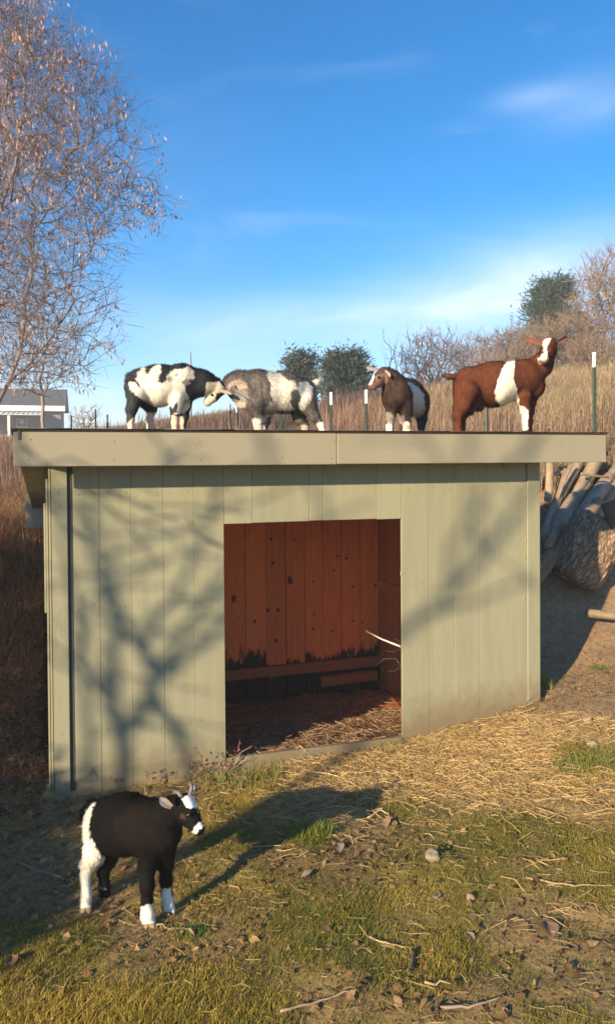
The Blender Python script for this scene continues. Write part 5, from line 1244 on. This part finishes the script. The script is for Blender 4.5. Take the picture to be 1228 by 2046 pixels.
tpost('post under the noses of the butting goats, white tipped', 459, 806, 11.0, .10)
tpost('post below the muzzle of the roan grey goat, leaning', 478, 812, 12.0, .10, .06)
tpost('white-tipped post on the left field edge, before the goats', 215, 828, 13.5, .14)
tpost('bare dark post in the left field nearest the house', 143, 830, 17, .1, 0, False)
tpost('bare dark post in the left field beside the white-tipped one', 191, 817, 17, .1, 0, False)
ptop = P(381, 704, 60); pb = float(gz(ptop[0], ptop[1])); o = empty('utility_pole', (ptop[0], ptop[1], pb)); tag(o, 'thin far-off pole rising behind the left goat', 'pole')
V, f = polytube([(0, 0, -.3), (0, 0, ptop[2] - pb)], [.075, .05], 8); mk('pole', V, f, M_BARK, o)
chainp = [(60, 17), (143, 17), (191, 17), (215, 13.5), (459, 11), (562, 10), (661, 9.3), (731, 8.6), (972, 8.0), (1186, 7.6), (1290, 7.4)]
wp = []
for (px, Y) in chainp:
    q = P(px, 830, Y); wp.append((q[0], q[1], float(gz(q[0], q[1]))))
wA, wB = [], []
for i in range(len(wp) - 1):
    for h_ in (.35, .65, .95):
        prev = None
        for s in np.linspace(0, 1, 6):
            q = np.array(wp[i]) * (1 - s) + np.array(wp[i + 1]) * s + [0, -.02, h_ - .05 * math.sin(math.pi * s)]
            if prev is not None: wA.append(prev); wB.append(q)
            prev = q
V, f = tubes(wA, wB, .0012, .0012, 4); o = mk('fence_wire', V, f, M_WIRE); tag(o, 'thin slack wires strung between the fence posts', 'wire')
# ------------------------------------------------------------------ the far house
HY = 60.0
hr = P(128, 812, HY); hb = float(gz(hr[0], hr[1])) - .6; S = HY / F
house = empty('house', (hr[0], hr[1], hb), math.radians(15)); tag(house, 'distant grey house with dark shingle roof and white eaves at far left', 'house')
ze = P(100, 812, HY)[2] - hb; zr = P(100, 771, HY)[2] - hb; W_ = 9.0
box('wall', (-W_, 0, 0), (-.25, 6, ze - .02), M_SIDING, house, .01)
for k in range(int(ze / .28)): box('siding_board', (-3.6, -.035, k * .28), (-.24, -.003, k * .28 + .262), M_SIDING, house, .006)
bm = bmesh.new(); vs = [bm.verts.new(c) for c in ((-W_, -.5, ze), (.15, -.5, ze), (.15, 3, zr), (-W_, 3, zr), (.15, 6.5, ze), (-W_, 6.5, ze), (-W_, -.5, ze - .12), (.15, -.5, ze - .12), (.15, 6.5, ze - .12), (-W_, 6.5, ze - .12))]
for q in ((0, 1, 2, 3), (3, 2, 4, 5), (6, 9, 8, 7), (0, 6, 7, 1), (4, 8, 9, 5), (1, 7, 8, 4, 2), (0, 3, 5, 9, 6)): bm.faces.new([vs[i] for i in q])
bmobj('roof', bm, M_SHINGLE, house)
box('eaves_board', (-W_, -.56, ze - .42), (.12, -.51, ze - .02), M_HTRIM, house, .01)
zp0, zp1 = P(50, 818, HY)[2] - hb - .2, P(50, 833, HY)[2] - hb
bm = bmesh.new(); xl, xr_ = -W_, -1.45
vs = [bm.verts.new(c) for c in ((xl, -2.6, zp1), (xr_, -2.6, zp1), (xr_, -.02, zp0), (xl, -.02, zp0), (xl, -2.6, zp1 - .06), (xr_, -2.6, zp1 - .06), (xr_, -.02, zp0 - .06), (xl, -.02, zp0 - .06))]
for q in ((0, 1, 2, 3), (7, 6, 5, 4), (0, 4, 5, 1), (1, 5, 6, 2), (2, 6, 7, 3), (3, 7, 4, 0)): bm.faces.new([vs[i] for i in q])
pr_ = bmobj('porch_roof', bm, M_METAL, house)
for k in range(9):
    xx = xr_ - .05 - k * .34; bm = bmesh.new(); vs = [bm.verts.new(c) for c in ((xx - .02, -2.62, zp1 + .002), (xx + .02, -2.62, zp1 + .002), (xx + .02, -.03, zp0 + .002), (xx - .02, -.03, zp0 + .002), (xx - .02, -2.62, zp1 + .05), (xx + .02, -2.62, zp1 + .05), (xx + .02, -.03, zp0 + .05), (xx - .02, -.03, zp0 + .05))]
    for q in ((4, 5, 6, 7), (0, 1, 5, 4), (1, 2, 6, 5), (3, 0, 4, 7)): bm.faces.new([vs[i] for i in q])
    bmobj('roof_rib', bm, M_METAL, pr_)
for xx in (-3.75, -4.5): box('porch_post', (xx - .09, -2.5, 0), (xx + .09, -2.32, zp1 - .07), M_HTRIM, house, .01)
wx0, wx1 = (38 - 128) * S, (60 - 128) * S; wz0, wz1 = P(50, 855, HY)[2] - hb, P(50, 838, HY)[2] - hb
wf = box('window', (wx0, -.10, wz0), (wx1, -.036, wz1), M_HTRIM, house, .01)
box('pane', (wx0 + .06, -.112, wz0 + .06), ((wx0 + wx1) / 2 - .03, -.102, wz1 - .06), M_GLASS, wf, 0); box('pane', ((wx0 + wx1) / 2 + .03, -.112, wz0 + .06), (wx1 - .06, -.102, wz1 - .06), M_GLASS, wf, 0)
box('notice', ((45 - 128) * S, -.122, (wz0 + wz1) / 2 - .05), ((52 - 128) * S, -.113, (wz0 + wz1) / 2 + .2), M_HTRIM, wf, 0)
# ------------------------------------------------------------------ odds and ends in the doorway
def in_tube(name, label, cat, pts, r, mat, col=None):
    q = [shed_w(*p) for p in pts]; c = q[0]; V, f = polytube([p - c for p in q], r, 6); o = mk(name, V, f, mat, loc=c, smooth_=True); tag(o, label, cat); return o
def dpt(px, py, d): u, z = in_px(px, py, d); return (u, d, z)
in_tube('white_rod', 'white rod slanting in from the right of the doorway', 'rod', [dpt(725, 1258, .95), dpt(762, 1277, .55), dpt(800, 1292, .16)], .006, M_WHITE)
in_tube('wire_loop', 'thin pale wire loop hanging at the right of the doorway', 'wire', [dpt(752, 1328, .6), dpt(768, 1316, .5), dpt(790, 1316, .4), dpt(800, 1330, .3), dpt(790, 1340, .4), dpt(772, 1342, .5)], .002, M_WIRE)
in_tube('wire_loop', 'short pale wire curl above the loop in the doorway', 'wire', [dpt(770, 1300, .45), dpt(786, 1303, .4), dpt(799, 1296, .3), dpt(796, 1280, .35), dpt(786, 1276, .4)], .0018, M_WIRE)
tw_ = [hit(q, w_, 4.6, 7) for q, w_ in ((765, 1385), (790, 1412), (800, 1415))]
c = hit(740, 1345, 4.6, 8); pts = [c + [0, 0, .02], hit(752, 1365, 4.6, 8) + [0, 0, .03], hit(765, 1387, 4.6, 8) + [0, 0, .02], hit(782, 1402, 4.6, 8) + [0, 0, .02], hit(798, 1413, 4.6, 8) + [0, 0, .015], hit(775, 1414, 4.6, 8) + [0, 0, .015], hit(752, 1413, 4.6, 8) + [0, 0, .015]]
V, f = polytube([p - c for p in pts], .0035, 6); o = mk('baling_twine', V, f, M_TWINE, loc=c, smooth_=True); tag(o, 'length of red twine lying on the bedding in the doorway', 'twine')
c = hit(474, 1512, 4, 6); V, f = polytube([(0, 0, -.02), (.008, -.02, .05), (.018, -.03, .11)], [.003, .003, .0012], 6); o = mk('red_stem', V, f, M_TWIG, cols=np.tile((.30, .10, .07), (len(V), 1)), loc=c); tag(o, 'single reddish dry stem at the left of the doorway', 'stem')

# ------------------------------------------------------------------ the thin haze in the air
hz = box('haze', (-150, -70, -4), (150, 150, 15), None or M_WIRE, None, 0)
hm = bpy.data.materials.new('haze_air'); hm.use_nodes = True; hn = hm.node_tree; hn.nodes.clear()
ho = hn.nodes.new('ShaderNodeOutputMaterial'); hv = hn.nodes.new('ShaderNodeVolumePrincipled')
hv.inputs['Color'].default_value = (.93, .95, 1, 1); hv.inputs['Density'].default_value = HAZE_DENSITY; hv.inputs['Anisotropy'].default_value = 0.0
hn.links.new(hv.outputs[0], ho.inputs['Volume']); hz.data.materials.clear(); hz.data.materials.append(hm)
tag(hz, 'thin pale haze hanging in the low sunlight', None, None, 'stuff')
